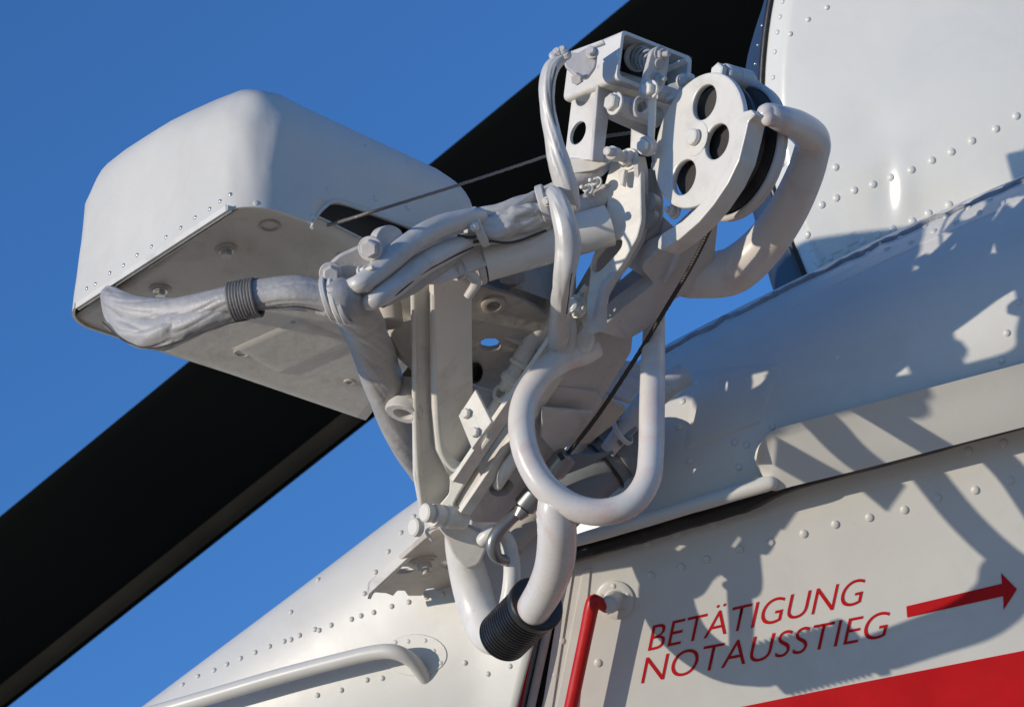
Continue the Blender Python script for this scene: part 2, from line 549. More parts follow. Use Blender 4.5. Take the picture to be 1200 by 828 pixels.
for (x, y) in [(758, 635), (792, 624), (867, 643), (798, 664), (763, 674), (903, 635), (942, 625), (979, 614), (1019, 606), (1060, 597), (1099, 583),
               (1143, 574), (1184, 563), (1135, 528), (1176, 519), (1225, 552), (658, 750), (650, 790), (828, 655), (835, 612), (701, 776)]:
    rivet(DB, x, y, door, SKIN, 5.4, 2.4)

# lettering and markings on the door
def lettering(txt, p0, p1, lean, cap_px, shrink=1.0):
    a, b = DP.hit(*p0), DP.hit(*p1)
    t = DP.hit(p0[0] + lean[0], p0[1] + lean[1]) - a
    U = (b - a).normalized()
    cu = bpy.data.curves.new("t", 'FONT'); cu.body = txt; cu.size = 1.0; cu.extrude = 0; cu.offset = -0.008
    cu.resolution_u = 6
    o = bpy.data.objects.new("t", cu); col.objects.link(o)
    me = bpy.data.meshes.new_from_object(o); bpy.data.objects.remove(o)
    xs = [v.co.x for v in me.vertices]; ys = [v.co.y for v in me.vertices]
    w = max(xs) - min(xs); x0 = min(xs)
    cap = 0.727
    for v in me.vertices:
        x, y = (v.co.x - x0) / w, v.co.y / cap
        q = a + (b - a) * x + t * y + DP.n * 0.7
        v.co = q
    return link_mesh("lettering", me, RED, door, sharp=None, label="red italic capitals reading " + txt)
lettering("BETÄTIGUNG", (759, 762.5), (1008, 707), (6.8, -32.5), 34)
lettering("NOTAUSSTIEG", (751, 800.5), (1037, 746), (6.8, -33), 34)
PL1 = Plane(DP.o + DP.n * 1.2, DP.n)
plate("arrow_marking", PL1, [(1062, 710), (1174, 683.5), (1173, 671), (1191.5, 690), (1176, 714), (1175.5, 698), (1063, 723)], 1.0, RED, door, rnd=0, bevel=.2, label="red arrow pointing right")
plate("red_stripe", PL1, [(990, 803), (1500, 703), (1500, 1000), (760, 1000), (760, 850)], 1.0, RED, door, rnd=0, bevel=.2)

# emergency handle
eh = lathe("emergency_handle", DP.hit(721, 702), DP.n, [(-2, .02), (-2, 24), (2.5, 24), (3.5, 22.5), (3.5, 14), (5, 12), (30, 11), (33, 8), (33, .02)], SKIN, heli, label="round white mount of the red release lever")
for a in range(5):
    ang = a * 2 * math.pi / 5 + .4
    c = DP.uv(721, 702); q = DP.at((c[0] + 17.5 * math.cos(ang), c[1] + 17.5 * math.sin(ang)), 3.3)
    o = bpy.data.objects.new("rivet", rivet_mesh(3.4, 1.6, SKIN)); col.objects.link(o); o.parent = eh
    o.rotation_euler = (MC.to_3x3() @ DP.n).to_track_quat('Z', 'Y').to_euler(); o.location = MW @ q - heli.location
DPH = DP.n
tube("lever", [DP.at(DP.uv(716, 706), 26), DP.at(DP.uv(706, 697), 34), DP.at(DP.uv(702, 702), 36), DP.at(DP.uv(694, 740), 36), DP.at(DP.uv(671, 850), 36)], [7, 8, 9, 8.5, 8.5], REDH, eh, label="red lever bar", cap='round', flat=1.0)

# drip rail, rubber seal and fairing under the shoulder
rail_pts = []
for x in (660, 690, 740, 800, 850, 892, 903):
    y = interp(LIP, x); rail_pts.append((x, y - 5, zdoor(x, y) - 55))
tube("drip_rail", rail_pts, [6, 8, 8.5, 8.5, 9, 9.5, 9], SKIN, heli, cap='round', wrinkle=.05, wfreq=.02)
seal = []
for x in (655, 700, 760, 820, 880, 930, 1100, 1300, 1600):
    y = interp(LIP, x) + (11 if x < 905 else 2); seal.append((x, y, zdoor(x, y) - 18))
tube("rubber_seal", seal, 10, RUBBER, heli, wrinkle=.15, wfreq=.06)
# closing web behind the rail so the overhang is solid
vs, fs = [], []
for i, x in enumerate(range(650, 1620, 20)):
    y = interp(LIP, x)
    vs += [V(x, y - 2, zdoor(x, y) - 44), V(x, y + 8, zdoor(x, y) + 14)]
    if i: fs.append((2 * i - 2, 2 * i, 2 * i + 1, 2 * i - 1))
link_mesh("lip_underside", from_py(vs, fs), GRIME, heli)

FT = [(886, 541), (890, 522), (902, 507), (918, 500), (940, 494), (1030, 470), (1120, 446), (1200, 425), (1400, 371), (1700, 292)]
FBt = [(887, 546), (893, 556), (900, 567), (907, 575), (930, 569), (1000, 552), (1100, 526), (1200, 500), (1400, 450), (1700, 374)]
vs, fs = [], []; NS = 14
top = [Vector((x, y, 0)) for x, y in FT]; bot = [Vector((x, y, 0)) for x, y in FBt]
top = crom(top, 4); bot = crom(bot, 4)
cols = [(top[0], bot[0], True)] + [(a, b, False) for a, b in zip(top, bot)]
for a, b, back in cols:
    for j in range(-1, NS + 2):
        s = min(1, max(0, j / NS))
        q = a.lerp(b, s)
        if back: lift = -6
        elif j == -1: lift = -38
        elif j == NS + 1: lift = 8
        else: lift = -78 + 31 * s + 3 * math.cos(s * math.pi)
        vs.append(V(q.x + (0 if back else 0), q.y - (4 if j == NS + 1 else 0), zdoor(q.x, q.y) + lift))
NR = NS + 3
for i in range(len(cols) - 1):
    for j in range(NR - 1):
        fs.append((i * NR + j, i * NR + j + 1, (i + 1) * NR + j + 1, (i + 1) * NR + j))
fair = link_mesh("rail_fairing", face_viewer(from_py(vs, fs)), SKIN, heli, sharp=28)
md = fair.modifiers.new("solid", 'SOLIDIFY'); md.thickness = 0.003; md.offset = -1

# skin rivets and patches
for (x, y) in [(266, 740), (283, 724), (299, 709), (318, 694), (405, 630), (428, 614), (451, 600), (467, 589), (481, 580), (340, 679), (362, 663), (384, 646), (250, 752), (232, 766), (213, 781)]:
    rivet(NB, x, y + 3, nose, SKIN, 4.0, 2.4)
for (x, y) in [(251, 785), (266, 778), (282, 771), (299, 764), (316, 757), (333, 751), (341, 749), (351, 744), (369, 737), (374, 738), (388, 732), (412, 725), (423, 721),
               (438, 717), (459, 710), (479, 705), (500, 699), (519, 696), (341, 717), (350, 688), (373, 679), (325, 698), (485, 605), (470, 624), (455, 646), (440, 670), (427, 695),
               (499, 750), (479, 751), (464, 752), (446, 758), (428, 761), (509, 762), (517, 776), (448, 794), (430, 796), (232, 792), (214, 802), (545, 776), (572, 789), (598, 780), (583, 766), (400, 808), (372, 814)]:
    rivet(NB, x, y, nose, SKIN, 3.6, 2.6)
for (x, y) in [(1194, 354), (1180, 390), (1174, 422), (842, 456), (894, 461), (907, 432), (875, 445), (845, 438), (817, 448), (861, 518), (875, 521), (866, 547), (1032, 285), (1055, 279), (1084, 266),
               (1109, 254), (1135, 244), (1160, 234), (1016, 296), (1040, 291), (1068, 283), (1094, 271), (1120, 260), (1147, 249), (1175, 238), (800, 470), (795, 500), (808, 540), (905, 500)]:
    rivet(SB, x, y, shoulder, SKIN, 4.4, 2.2)

def shell_patch(name, bvh, quad, parent, m, lift=1.6, n=14, label=None, rnd=False):
    vs, fs = [], []
    a, b, c, d = [Vector(q) for q in quad]
    for i in range(n + 1):
        for j in range(n + 1):
            s, t = i / n, j / n
            if rnd:     # disc
                ang = 2 * math.pi * s
                q = a + Vector((b.x * math.cos(ang) * t, b.y * math.sin(ang) * t))
            else:
                q = a.lerp(b, s).lerp(d.lerp(c, s), t)
            loc, nn = shoot(bvh, q.x, q.y)
            if loc is None: return None
            e = 0 if (t in (0, 1) and not rnd) or (rnd and t == 1) or (not rnd and s in (0, 1)) else 1
            vs.append(loc + nn * (lift * (1 if e else -.5)) * .001 - root_loc(parent))
    for i in range(n):
        for j in range(n):
            k = i * (n + 1) + j
            fs.append((k, k + 1, k + n + 2, k + n + 1))
    return link_mesh(name, from_py(vs, fs), m, parent, already=True, sharp=30, label=label)
shell_patch("patch_plate", SB, [(812, 432), (918, 423), (893, 496), (800, 530)], shoulder, SKIN, n=18)
shell_patch("patch_plate", NB, [(487, 767), (38, 25), (0, 0), (0, 0)], nose, SKIN, n=30, rnd=True, lift=1.4)

# sealant bead along the crest of the shoulder
pts = []
for i in range(60):
    u = 770 + i * 13
    t = 6 + 3 * noise.noise(Vector((u * .05, 0, 0)))
    pts.append(V(*skin_pt(u, t)) + Vector((0, 0, 1.5)))
tube("sealant_bead", pts, [4 + 2.2 * noise.noise(Vector((i * .7, 3, 0))) for i in range(60)], SEALANT, shoulder, res=2, wrinkle=.5, wfreq=.12, seg=10)
# joint strip
vs, fs = [], []
for i in range(80):
    u = 770 + i * 11
    for j, t in enumerate((8, 10, 24, 26)):
        q = V(*skin_pt(u, t)); q.z += (1.8 if j in (1, 2) else -1); vs.append(q)
    if i:
        for j in range(3): fs.append(((i - 1) * 4 + j, (i - 1) * 4 + j + 1, i * 4 + j + 1, i * 4 + j))
link_mesh("joint_strip", from_py(vs, fs), SKIN, shoulder, sharp=30)

# grab handle on the nose
def on(bvh, px, py, h):
    loc, n = shoot(bvh, px, py)
    return MW.inverted() @ (loc + n * h * .001)
tube("grab_handle", [on(NB, 180, 850, 34), on(NB, 260, 822, 34), on(NB, 340, 795, 34), on(NB, 410, 775, 36), on(NB, 455, 764, 36), on(NB, 478, 764, 34), on(NB, 491, 773, 22), on(NB, 496, 788, 4), on(NB, 497, 795, -6)],
     [10, 10, 10, 9.5, 9.5, 9.5, 9, 9, 9], SKIN, heli, res=8)

# engine cowling
CE = [(-200, 985), (-100, 932), (-50, 917), (0, 905), (60, 897), (120, 894), (180, 898), (235, 911), (290, 931), (320, 945), (420, 985)]   # y -> x of the left edge
def zcowl(px, py):
    d = px - 1000
    g = math.exp(-((px - 1049) / 17) ** 2 - ((py - 222) / 36) ** 2)
    g2 = math.exp(-((px - 1020) / 30) ** 2 - ((py - 150) / 26) ** 2)
    return 205 - .44 * d + .0004 * d * d + .10 * (414 - py) + .0003 * (py - 180) ** 2 - 5.2 * g * (px - 1049) / 17 + 2.5 * g2
vs, fs = [], []; NU, NVv = 150, 120
for j in range(NVv + 1):
    y = -190 + j * 5.0
    x0 = sinterp(CE, y)
    for i in range(NU + 1):
        s = i / NU; x = x0 + s * 330 if s < .7 else x0 + 231 + (s - .7) / .3 * (1750 - x0 - 231)
        z = zcowl(x, y)
        dent = 0
        e = max(0, 1 - (x - x0) / 26); z += 18 * e * e
        vs.append(V(x, y, z))
for j in range(NVv):
    for i in range(NU):
        k = j * (NU + 1) + i; fs.append((k, k + 1, k + NU + 2, k + NU + 1))
cowl = link_mesh("engine_cowling", face_viewer(from_py(vs, fs)), COWL, heli, sharp=60)
md = cowl.modifiers.new("solid", 'SOLIDIFY'); md.thickness = 0.004; md.offset = -1
CB = bvh_of(cowl)
for (x, y) in [(1191, 136), (1167, 151), (1139, 165), (1115, 178), (1092, 188), (1068, 199), (1044, 208), (1023, 216), (1001, 223), (980, 232), (963, 240), (979, 196),
               (946, 275), (1028, 275), (1046, 268), (1069, 259), (1088, 250), (1112, 240), (1010, 282), (991, 293), (972, 302), (960, 308)]:
    rivet(CB, x, y, cowl, COWL, 5.0, 2.4)
for (x, y) in [(917, 2), (914, 20), (911, 38), (908, 61), (906, 91), (907, 114), (912, 168), (917, 193), (969, 9), (947, 23), (926, 40)]:
    rivet(CB, x, y, cowl, COWL, 3.6, 2.0)
shell_patch("corner_doubler", CB, [(944, 296), (1004, 268), (1010, 282), (950, 313)], cowl, COWL, n=10)
edge = []
for j in range(34):
    y = -150 + j * 16
    edge.append(V(sinterp(CE, y) - 2, y, zcowl(sinterp(CE, y), y) + 22))
tube("edge_seal", edge, 6, RUBBER, cowl, res=2, seg=12)
vs, fs = [], []
for j in range(40):
    y = -150 + j * 14
    x0 = sinterp(CE, y); z0 = zcowl(x0, y) + 26
    w = interp([(-150, 6), (0, 12), (60, 22), (120, 27), (200, 30), (260, 34), (330, 44), (400, 48)], y)
    for k, (dx, dz) in enumerate(((0, 0), (-.35, 25), (-.7, 60), (-1.0, 110), (-1.0, 260))):
        vs.append(V(x0 + dx * w, y + (6 if k else 0), z0 + dz))
    if j:
        for k in range(4): fs.append(((j - 1) * 5 + k, (j - 1) * 5 + k + 1, j * 5 + k + 1, j * 5 + k))
ring = link_mesh("intake_ring", face_viewer(from_py(vs, fs)), NAVY, heli, sharp=50)
md = ring.modifiers.new("solid", 'SOLIDIFY'); md.thickness = 0.004; md.offset = -1
RB = bvh_of(ring)
for (x, y) in [(893, 30), (888, 53), (885, 75), (884, 98), (898, 225)]:
    rivet(RB, x, y, ring, BRIGHT, 2.2, 1.6)

# ================================================================== ROTOR BLADE (farther away)
ZB = 3400
bt = thing("rotor_blade", V(1500, -560, ZB), "long matt black rotor blade crossing the sky behind the hoist", "rotor blade")
A0, A1 = V(-700, 1178, ZB - 500), V(1700, -788, ZB + 500)         # upper edge
B0, B1 = V(-700, 1388, ZB - 500), V(1700, -508, ZB + 500)         # lower edge
vs, fs = [], []
prof = []
for k in range(25):                     # chordwise ring
    t = k / 24 * 2 * math.pi
    c = .5 - .5 * math.cos(t)
    th = 0.06 * (math.sin(t)) * (1.2 - .55 * c)
    prof.append((1 - c, th))
prof = prof[:-1]
ax = (A1 - A0).normalized()
for i in range(13):
    s = i / 12
    a, b = A0.lerp(A1, s), B0.lerp(B1, s)
    ch = (b - a); nn = ch.cross(ax).normalized()
    for (c, th) in prof:
        vs.append(a + ch * c + nn * th * ch.length)
n = len(prof)
for i in range(12):
    for k in range(n):
        fs.append((i * n + k, i * n + (k + 1) % n, (i + 1) * n + (k + 1) % n, (i + 1) * n + k))
fs.append(tuple(range(n))[::-1]); fs.append(tuple(12 * n + k for k in range(n)))
bl = link_mesh("blade_skin", from_py(vs, fs), BLADE, bt, sharp=50)
vs, fs = [], []
for i in range(13):
    s = i / 12
    a, b = A0.lerp(A1, s), B0.lerp(B1, s)
    ch = (b - a); nn = ch.cross(ax).normalized()
    if nn.z < 0: nn = -nn
    for c in (0.85, 0.88, 0.91, 0.94, 0.965):
        t = math.acos(1 - 2 * (1 - c)); th = 0.06 * math.sin(t) * (1.2 - .55 * (1 - c))
        vs.append(a + ch * c + nn * (th * ch.length + 3))
    if i:
        for k in range(4): fs.append(((i - 1) * 5 + k, (i - 1) * 5 + k + 1, i * 5 + k + 1, i * 5 + k))
link_mesh("abrasion_strip", from_py(vs, fs), STRIP, bt, sharp=60)

# ================================================================== RESCUE HOIST
hoist = thing("rescue_hoist", V(560, 600, 0), "white painted rescue hoist with rounded winch cover and perforated pulley disc", "rescue hoist")
ca = NV(-217, -116, 256); cc = NV(320, -109, 222)
cc = (cc - ca * cc.dot(ca)).normalized()
cb = cc.cross(ca)
if cb.y < 0: cb = -cb
NC = V(283, 232, -365)
def BX(a, b, c): return NC + ca * a + cb * b + cc * c
AL, BH, CL = 384, 170, 338
bm = bmesh.new()
corner = {}
for a in (0, 1):
    for b in (0, 1):
        for c in (0, 1):
            hb = (BH + 36 * a) * (1 - .13 * c)
            corner[(a, b, c)] = bm.verts.new(BX(a * AL + (0 if a == 0 else 0) + (4 if (a == 0 and b == 1) else (-8 if (a == 1 and b == 1) else 0)), b * hb, c * CL + (8 if (b == 1 and c == 0) else 0)))
def q(*ks): bm.faces.new([corner[k] for k in ks])
q((0, 0, 0), (1, 0, 0), (1, 1, 0), (0, 1, 0)); q((0, 0, 1), (0, 1, 1), (1, 1, 1), (1, 0, 1))
q((0, 0, 0), (0, 1, 0), (0, 1, 1), (0, 0, 1)); q((1, 0, 0), (1, 0, 1), (1, 1, 1), (1, 1, 0))
q((0, 1, 0), (1, 1, 0), (1, 1, 1), (0, 1, 1)); q((0, 0, 0), (0, 0, 1), (1, 0, 1), (1, 0, 0))
bmesh.ops.recalc_face_normals(bm, faces=bm.faces)
me = bpy.data.meshes.new("shell"); bm.to_mesh(me); bm.free()
wt = me.attributes.new("bevel_weight_edge", 'FLOAT', 'EDGE')
for e in me.edges:
    h = [(me.vertices[v].co - NC).dot(cb) > 20 for v in e.vertices]
    wt.data[e.index].value = 1.0 if all(h) else (0.72 if any(h) else 0.0)
tmp = bpy.data.objects.new("shell", me); col.objects.link(tmp)
md = tmp.modifiers.new("bevel", 'BEVEL'); md.limit_method = 'WEIGHT'; md.width = 68; md.segments = 10; md.use_clamp_overlap = True
bpy.context.view_layer.update()
me2 = bpy.data.meshes.new_from_object(tmp.evaluated_get(bpy.context.evaluated_depsgraph_get()))
bm = bmesh.new(); bm.from_mesh(me2)
bpy.data.objects.remove(tmp); bpy.data.meshes.remove(me2)
# open the bottom
bm.normal_update()
rm = [f for f in bm.faces if abs(f.normal.dot(cb)) > .9 and (f.calc_center_median() - NC).dot(cb) < 3]
bmesh.ops.delete(bm, geom=rm, context='FACES')
bmesh.ops.subdivide_edges(bm, edges=[e for e in bm.edges if e.calc_length() > 60], cuts=5, use_grid_fill=True)
bmesh.ops.triangulate(bm, faces=[f for f in bm.faces if len(f.verts) > 4])
for v in bm.verts:
    _d = v.co - NC; _a, _b, _c = _d.dot(ca), _d.dot(cb), _d.dot(cc)
    _l = 15 * math.sin(math.pi * max(0, min(1, _a / AL))) ** .8 * math.exp(-(max(0, _c) / 260) ** 2) * max(0, min(1, (_b - 50) / 110)) ** 1.5
    v.co += cb * _l - cc * _l * .5
    w = noise.noise(v.co * .012) * 2.2 + noise.noise(v.co * .035) * .7
    d = (v.co - BX(0, 75, 10)); near = max(0, 1 - d.length / 75)
    w += near * 5.0 * noise.noise(v.co * .07) + 1.3 * noise.noise(v.co * .02 + Vector((9, 3, 1)))
    if (v.co - NC).dot(cb) > 4:
        v.co += (v.co - BX(AL / 2, BH / 3, CL / 2)).normalized() * w
bmesh.ops.solidify(bm, geom=list(bm.faces), thickness=3.0)
me = from_bm(bm)
cover = link_mesh("winch_cover", me, SHELL, hoist, sharp=50)
# notch where the cable leaves the cover
LP_ = Plane(BX(-8, 0, 0), -ca)
lp = round_poly([LP_.uv(*p) for p in [(366, 282), (371, 262), (381, 245), (395, 234), (414, 237), (484, 263), (540, 300), (520, 350), (380, 300)]], 9)
me = curve_mesh([lp], 60, .01); me.transform(LP_.mtx() @ Matrix.Translation((0, 0, -20)))
cut = link_mesh("cutter", me, DARK, hoist)
md = cover.modifiers.new("cut", 'BOOLEAN'); md.object = cut; md.operation = 'DIFFERENCE'; md.solver = 'EXACT'
bpy.context.view_layer.update()
dg = bpy.context.evaluated_depsgraph_get()
nm = bpy.data.meshes.new_from_object(cover.evaluated_get(dg)); cover.modifiers.clear(); cover.data = nm
nm.materials.clear(); nm.materials.append(SHELL)
for p in nm.polygons: p.material_index = 0
bpy.data.objects.remove(cut)
COVB = bvh_of(cover)

# notch edging
e1 = [LP_.at(LP_.uv(*p), -9) for p in [(371, 264), (375, 252), (384, 241), (396, 233), (412, 236), (450, 249), (490, 264)]]
tube("notch_edging", e1, 2.2, SHELL, cover, seg=8)
lathe("winch_drum", BX(60, 70, 190), ca, [(0, .02), (0, 62), (8, 62), (8, 48), (180, 48), (180, 62), (188, 62), (188, .02)], GREYM, cover)

# rivets along the lower rim of the end face
for (x, y) in [(102, 338), (112, 333), (129, 320), (145, 311), (161, 299), (178, 289), (195, 278), (212, 267), (229, 255), (246, 245), (258, 236), (270, 228)]:
    rivet(COVB, x, y, cover, BRIGHT, 2.6, 1.6)
for (x, y) in [(366, 254), (384, 222), (440, 232), (478, 243), (300, 238), (478, 190), (430, 172)]:
    rivet(COVB, x, y, cover, SHELL, 3.4, 1.2)
prism("rim_rail", BX(AL / 2 - 10, -1.5, 1), (ca, cb, cc), (AL - 72, 4, 5), WHITE, cover, bevel=1.5)

# bottom pan
def pan(a0, a1, c0, c1, f, m, name, n=16):
    vs, fs = [], []
    for i in range(n + 1):
        for j in range(n + 1):
            a = a0 + (a1 - a0) * i / n; ce = c1 - 120 * (1 - i / n); c = c0 + (ce - c0) * j / n
            for ka in (40, AL - 40):
                da, dc = (ka - a if ka == 40 else a - ka), 42 - c
                if da > 0 and dc > 0:
                    h = math.hypot(da, dc)
                    if h > 34:
                        kk = 34 / h
                        a = ka - da * kk if ka == 40 else ka + da * kk
                        c = 42 - dc * kk
            vs.append(BX(a, f(a, c), c))
    for i in range(n):
        for j in range(n):
            k = i * (n + 1) + j; fs.append((k, k + 1, k + n + 2, k + n + 1))
    o = link_mesh(name, face_viewer(from_py(vs, fs)), m, hoist, sharp=40)
    md = o.modifiers.new("solid", 'SOLIDIFY'); md.thickness = .003; md.offset = -1
    return o
def panf(a, c):
    b = 3 - .022 * c
    t = (a - 120) / 35.0
    step = 1 / (1 + math.exp(-t))
    near = (min(1, max(0, (a - 4) / 34)) ** .5) * (18 - .02 * c) + 4 + 8 * math.exp(-((c - 90) / 60) ** 2) - .03 * c + 3 * math.exp(-((a - 95 - .15 * c) / 18) ** 2)
    return near * (1 - step) + b * step
pan1 = pan(5, AL - 4, 16, CL + 95, panf, PANM, "bottom_pan", 30)
PB = bvh_of(pan1)
prism("pan_front_lip", BX(AL / 2 - 10, 11, 17), (ca, cb, cc), (AL - 70, 14, 3), WHITE, pan1, bevel=.8)
for (x, y) in [(345, 378), (306, 400), (384, 362), (426, 376)]:
    rivet(PB, x, y, pan1, GREYM, 5, 1.5, "screw")
for (x, y, r) in [(316, 264, 11), (284, 413, 9), (410, 447, 6)]:
    loc, nn = shoot(PB, x, y)
    if loc is not None:
        pc = MW.inverted() @ loc; nc = (MC.to_3x3().inverted() @ nn)
        ringband("access_ring", pc, nc, r - 2, r + 1.5, 3, GRIME, pan1)
for (x, y) in [(265, 292), (188, 338)]:
    loc, nn = shoot(PB, x, y)
    pc = MW.inverted() @ loc; nc = (MC.to_3x3().inverted() @ nn)
    lathe("dimple", pc, nc, [(-1, .02), (-1, 13), (1.5, 12.5), (3, 9), (3, .02)], GRIME, pan1)
    bolt(pc + nc * 3, nc, 6.5, 7, BRIGHT, pan1)
shell_patch("joint_plate", PB, [(268, 408), (352, 371), (420, 400), (330, 440)], pan1, PANM, lift=1.8)

# rear gear case at the far end of the cover
prism("gear_case", V(598, 322, -40), (ca, cb, cc), (90, 50, 70), GRIME, hoist, bevel=16, seg=4)
prism("rear_case", V(606, 322, -75), (ca, cb, cc), (80, 44, 70), GRIME, hoist, bevel=20, seg=5)

# fittings between cover and strut
FP = Plane((440, 300, -325), (.5, .1, .8))
plate("lug_plate", FP, [(444, 268), (456, 262), (470, 268), (476, 282), (474, 318), (455, 330), (438, 322), (436, 290)], 16, CAST, hoist, rnd=8)
plate("side_plate", Plane((415, 310, -325), (.2, -.35, .9)), [(378, 318), (398, 300), (438, 282), (444, 300), (440, 330), (412, 345), (388, 338)], 8, CAST, hoist, rnd=4)
bolt((434, 291, -338), (-.2, -.1, .95), 10, 10, CAST, hoist)
bolt((387, 320, -334), (.1, -.2, .95), 9, 9, CAST, hoist)
bolt((424, 318, -340), (.6, .2, .7), 5, 8, WHITE, hoist, stud=12)
plate("flange_plate", Plane((500, 275, -255), (.5, .35, .78)), [(470, 300), (478, 268), (495, 262), (520, 270), (532, 262), (560, 250), (600, 240), (640, 236), (650, 262), (600, 300), (520, 330), (470, 330)], 10, CAST, hoist, rnd=8)
plate("gusset_plate", Plane((470, 400, -120), (.55, .1, .8)), [(457, 392), (466, 378), (490, 372), (520, 372), (520, 450), (492, 436), (470, 416)], 12, CAST, hoist, rnd=2)
for (y0, r0_, w) in ((446, 15, 22), ):
    lathe("bushing", (483, 450, -80), (-.25, -.85, .45), [(0, .02), (0, 17), (3, 18), (26, 18), (28, 22), (38, 22), (40, 20), (40, 12), (30, 11), (30, .02)], CAST, hoist)
lathe("bushing", (455, 358, -150), (.1, -.9, .4), [(0, .02), (0, 15), (22, 15), (24, 13), (24, .02)], GRIME, hoist)

# mounting plate seen from below, right of the strut
MP = Plane((580, 400, -90), (.15, -.72, .66))
mount = plate("mounting_plate", MP, [(540, 328), (572, 338), (610, 350), (643, 370), (636, 388), (622, 418), (604, 442), (585, 462), (540, 446)], 8, GRIME, hoist,
              holes=[holepx(MP, [(563, 400), (570, 397), (581, 397), (587, 403), (584, 409), (575, 411), (565, 409)], 3)], rnd=5)
lathe("plate_bushing", MP.hit(578, 356), MP.n, [(-2, .02), (-2, 14), (3, 14), (4, 12), (4, 8), (0, 7), (0, .02)], GRIME, mount)
plate("cross_web", Plane((590, 380, -86), (.35, .45, .8)), [(545, 356), (560, 362), (640, 396), (634, 412), (545, 376)], 6, CAST, hoist, rnd=2)
plate("lower_web", Plane((560, 455, -55), (.3, .3, .85)), [(548, 448), (600, 466), (586, 492), (556, 470)], 6, CAST, hoist, rnd=2)
ringband("hose_loop", (557, 437, -70), (.75, -.1, .6), 9, 12, 5, RUBBER, hoist)

# boom tube
DZ = -55.0
tube("boom_tube", [V(566, 306, -150), V(714, 264, -132)], [23.5, 23.5], TUBEW, hoist, seg=40, res=4)
ringband("boom_collar", V(560, 308, -149), V(714, 264, -132) - V(566, 306, -150), 10, 25, 8, CAST, hoist)
lathe("boom_joint", V(548, 312, -148), V(566, 306, -150) - V(548, 312, -148), [(0, .02), (0, 12), (4, 15), (14, 16), (14, .02)], CAST, hoist)
bolt((536, 316, -186), (-.35, 0, .9), 9, 10, CAST, hoist)
tube("tie_rod", [V(545, 318, -180), V(558, 330, -172), V(548, 348, -165)], [6, 6, 5], CAST, hoist)

# upper rail under the wiring bundle
tube("upper_rail", [V(500, 318, -150), V(716, 228, -112)], [13, 13], CAST, hoist, seg=20)

# curved arm that carries the switch box
tube("curved_arm", [V(640, 226, -125), V(668, 214, -120), V(696, 202, -112), V(716, 184, -105)], [8, 9, 9, 8], CAST, hoist)
for (x, y) in [(690, 222), (700, 214)]:
    bolt((x, y, -135), (-.7, .2, .65), 5, 6, WHITE, hoist, stud=7)

# ---------------- upright strut
DZ = 0.0
SP1 = Plane((497, 450, -122), (.36, -.57, .75))
SP2 = Plane((535, 450, -116), (.58, -.5, .66))
plate("strut_web", SP1, [(483, 322), (512, 316), (514, 520), (530, 566), (545, 580), (512, 606), (494, 604), (486, 560)], 8, WHITE, hoist, rnd=3)
plate("strut_face", SP2, [(508, 316), (553, 322), (554, 430), (556, 520), (545, 558), (528, 560), (514, 530), (510, 480)], 10, WHITE, hoist, rnd=4)
def rib(pts, r, name="strut_rib", m=WHITE, n=(-.45, .1, .88), w=4.6, th=16):
    # flat bar along a pixel path, face towards the left of the picture
    pl = Plane((pts[0][0], pts[0][1], pts[0][2]), n)
    P = crom([Vector((*pl.uv(p[0], p[1]), 0)) for p in pts], 6)
    left, right = [], []
    for i, p in enumerate(P):
        t = (P[min(i + 1, len(P) - 1)] - P[max(i - 1, 0)]).normalized(); nn = Vector((-t.y, t.x, 0))
        left.append(tuple((p + nn * w / 2)[:2])); right.append(tuple((p - nn * w / 2)[:2]))
    return plate(name, pl, left + right[::-1], th, m, hoist, uvs=True, rnd=0, bevel=1.5)
rib([(484, 340, -215), (485, 430, -48), (488, 540, -48), (494, 598, -48)], 0, n=(-.28, -.58, .77))
rib([(507, 345, -212), (509, 430, -42), (512, 500, -42), (517, 532, -42), (529, 550, -42), (541, 551, -42), (553, 540, -42), (572, 514, -42)], 0, n=(-.28, -.58, .77), w=5.5)
plate("strut_fillet", Plane((535, 572, -44), (-.3, -.1, .94)), [(522, 545), (536, 556), (548, 552), (556, 548), (536, 580), (530, 592), (536, 600), (520, 606), (500, 602), (514, 592), (526, 578), (527, 562)], 14, WHITE, hoist, rnd=4)
tube("round_boss", [V(540, 600, -20), V(541, 600, -40)], [0.5, 0.5], WHITE, hoist)

# ---------------- main beam (open channel)
nb = (.45, -.55, .70)
BPn = Plane((570, 580, -30), nb)
BPi = Plane(BPn.o - BPn.n * 16, BPn.n)
web = plate("beam_web", BPi, [(530, 562), (600, 462), (650, 392), (694, 330), (740, 330), (706, 400), (668, 500), (612, 590), (590, 606), (540, 606)], 6, CAST, hoist, rnd=2)
lathe("web_boss", BPi.hit(570, 546), BPi.n, [(-1, .02), (-1, 13), (7, 13), (9, 10), (9, .02)], WHITE, web)
SLOT = holepx(BPn, [(574, 570), (584, 562), (598, 562), (604, 570), (596, 580), (582, 582), (574, 577)], 5)
side = plate("beam_side", BPn, [(536, 599), (598, 507), (640, 444), (668, 404), (700, 382), (742, 392), (740, 412), (712, 458), (690, 492), (660, 528), (621, 561), (588, 612), (556, 612)], 14, CAST, hoist, holes=[SLOT], rnd=3)
_bd = (BPn.hit(690, 330) - BPn.hit(528, 561)).normalized()
_ln = (L_CAM * .62 + Vector((0, 0, .62)) + Vector((-.2, .15, 0))); _ln = (_ln - _bd * _ln.dot(_bd)).normalized()
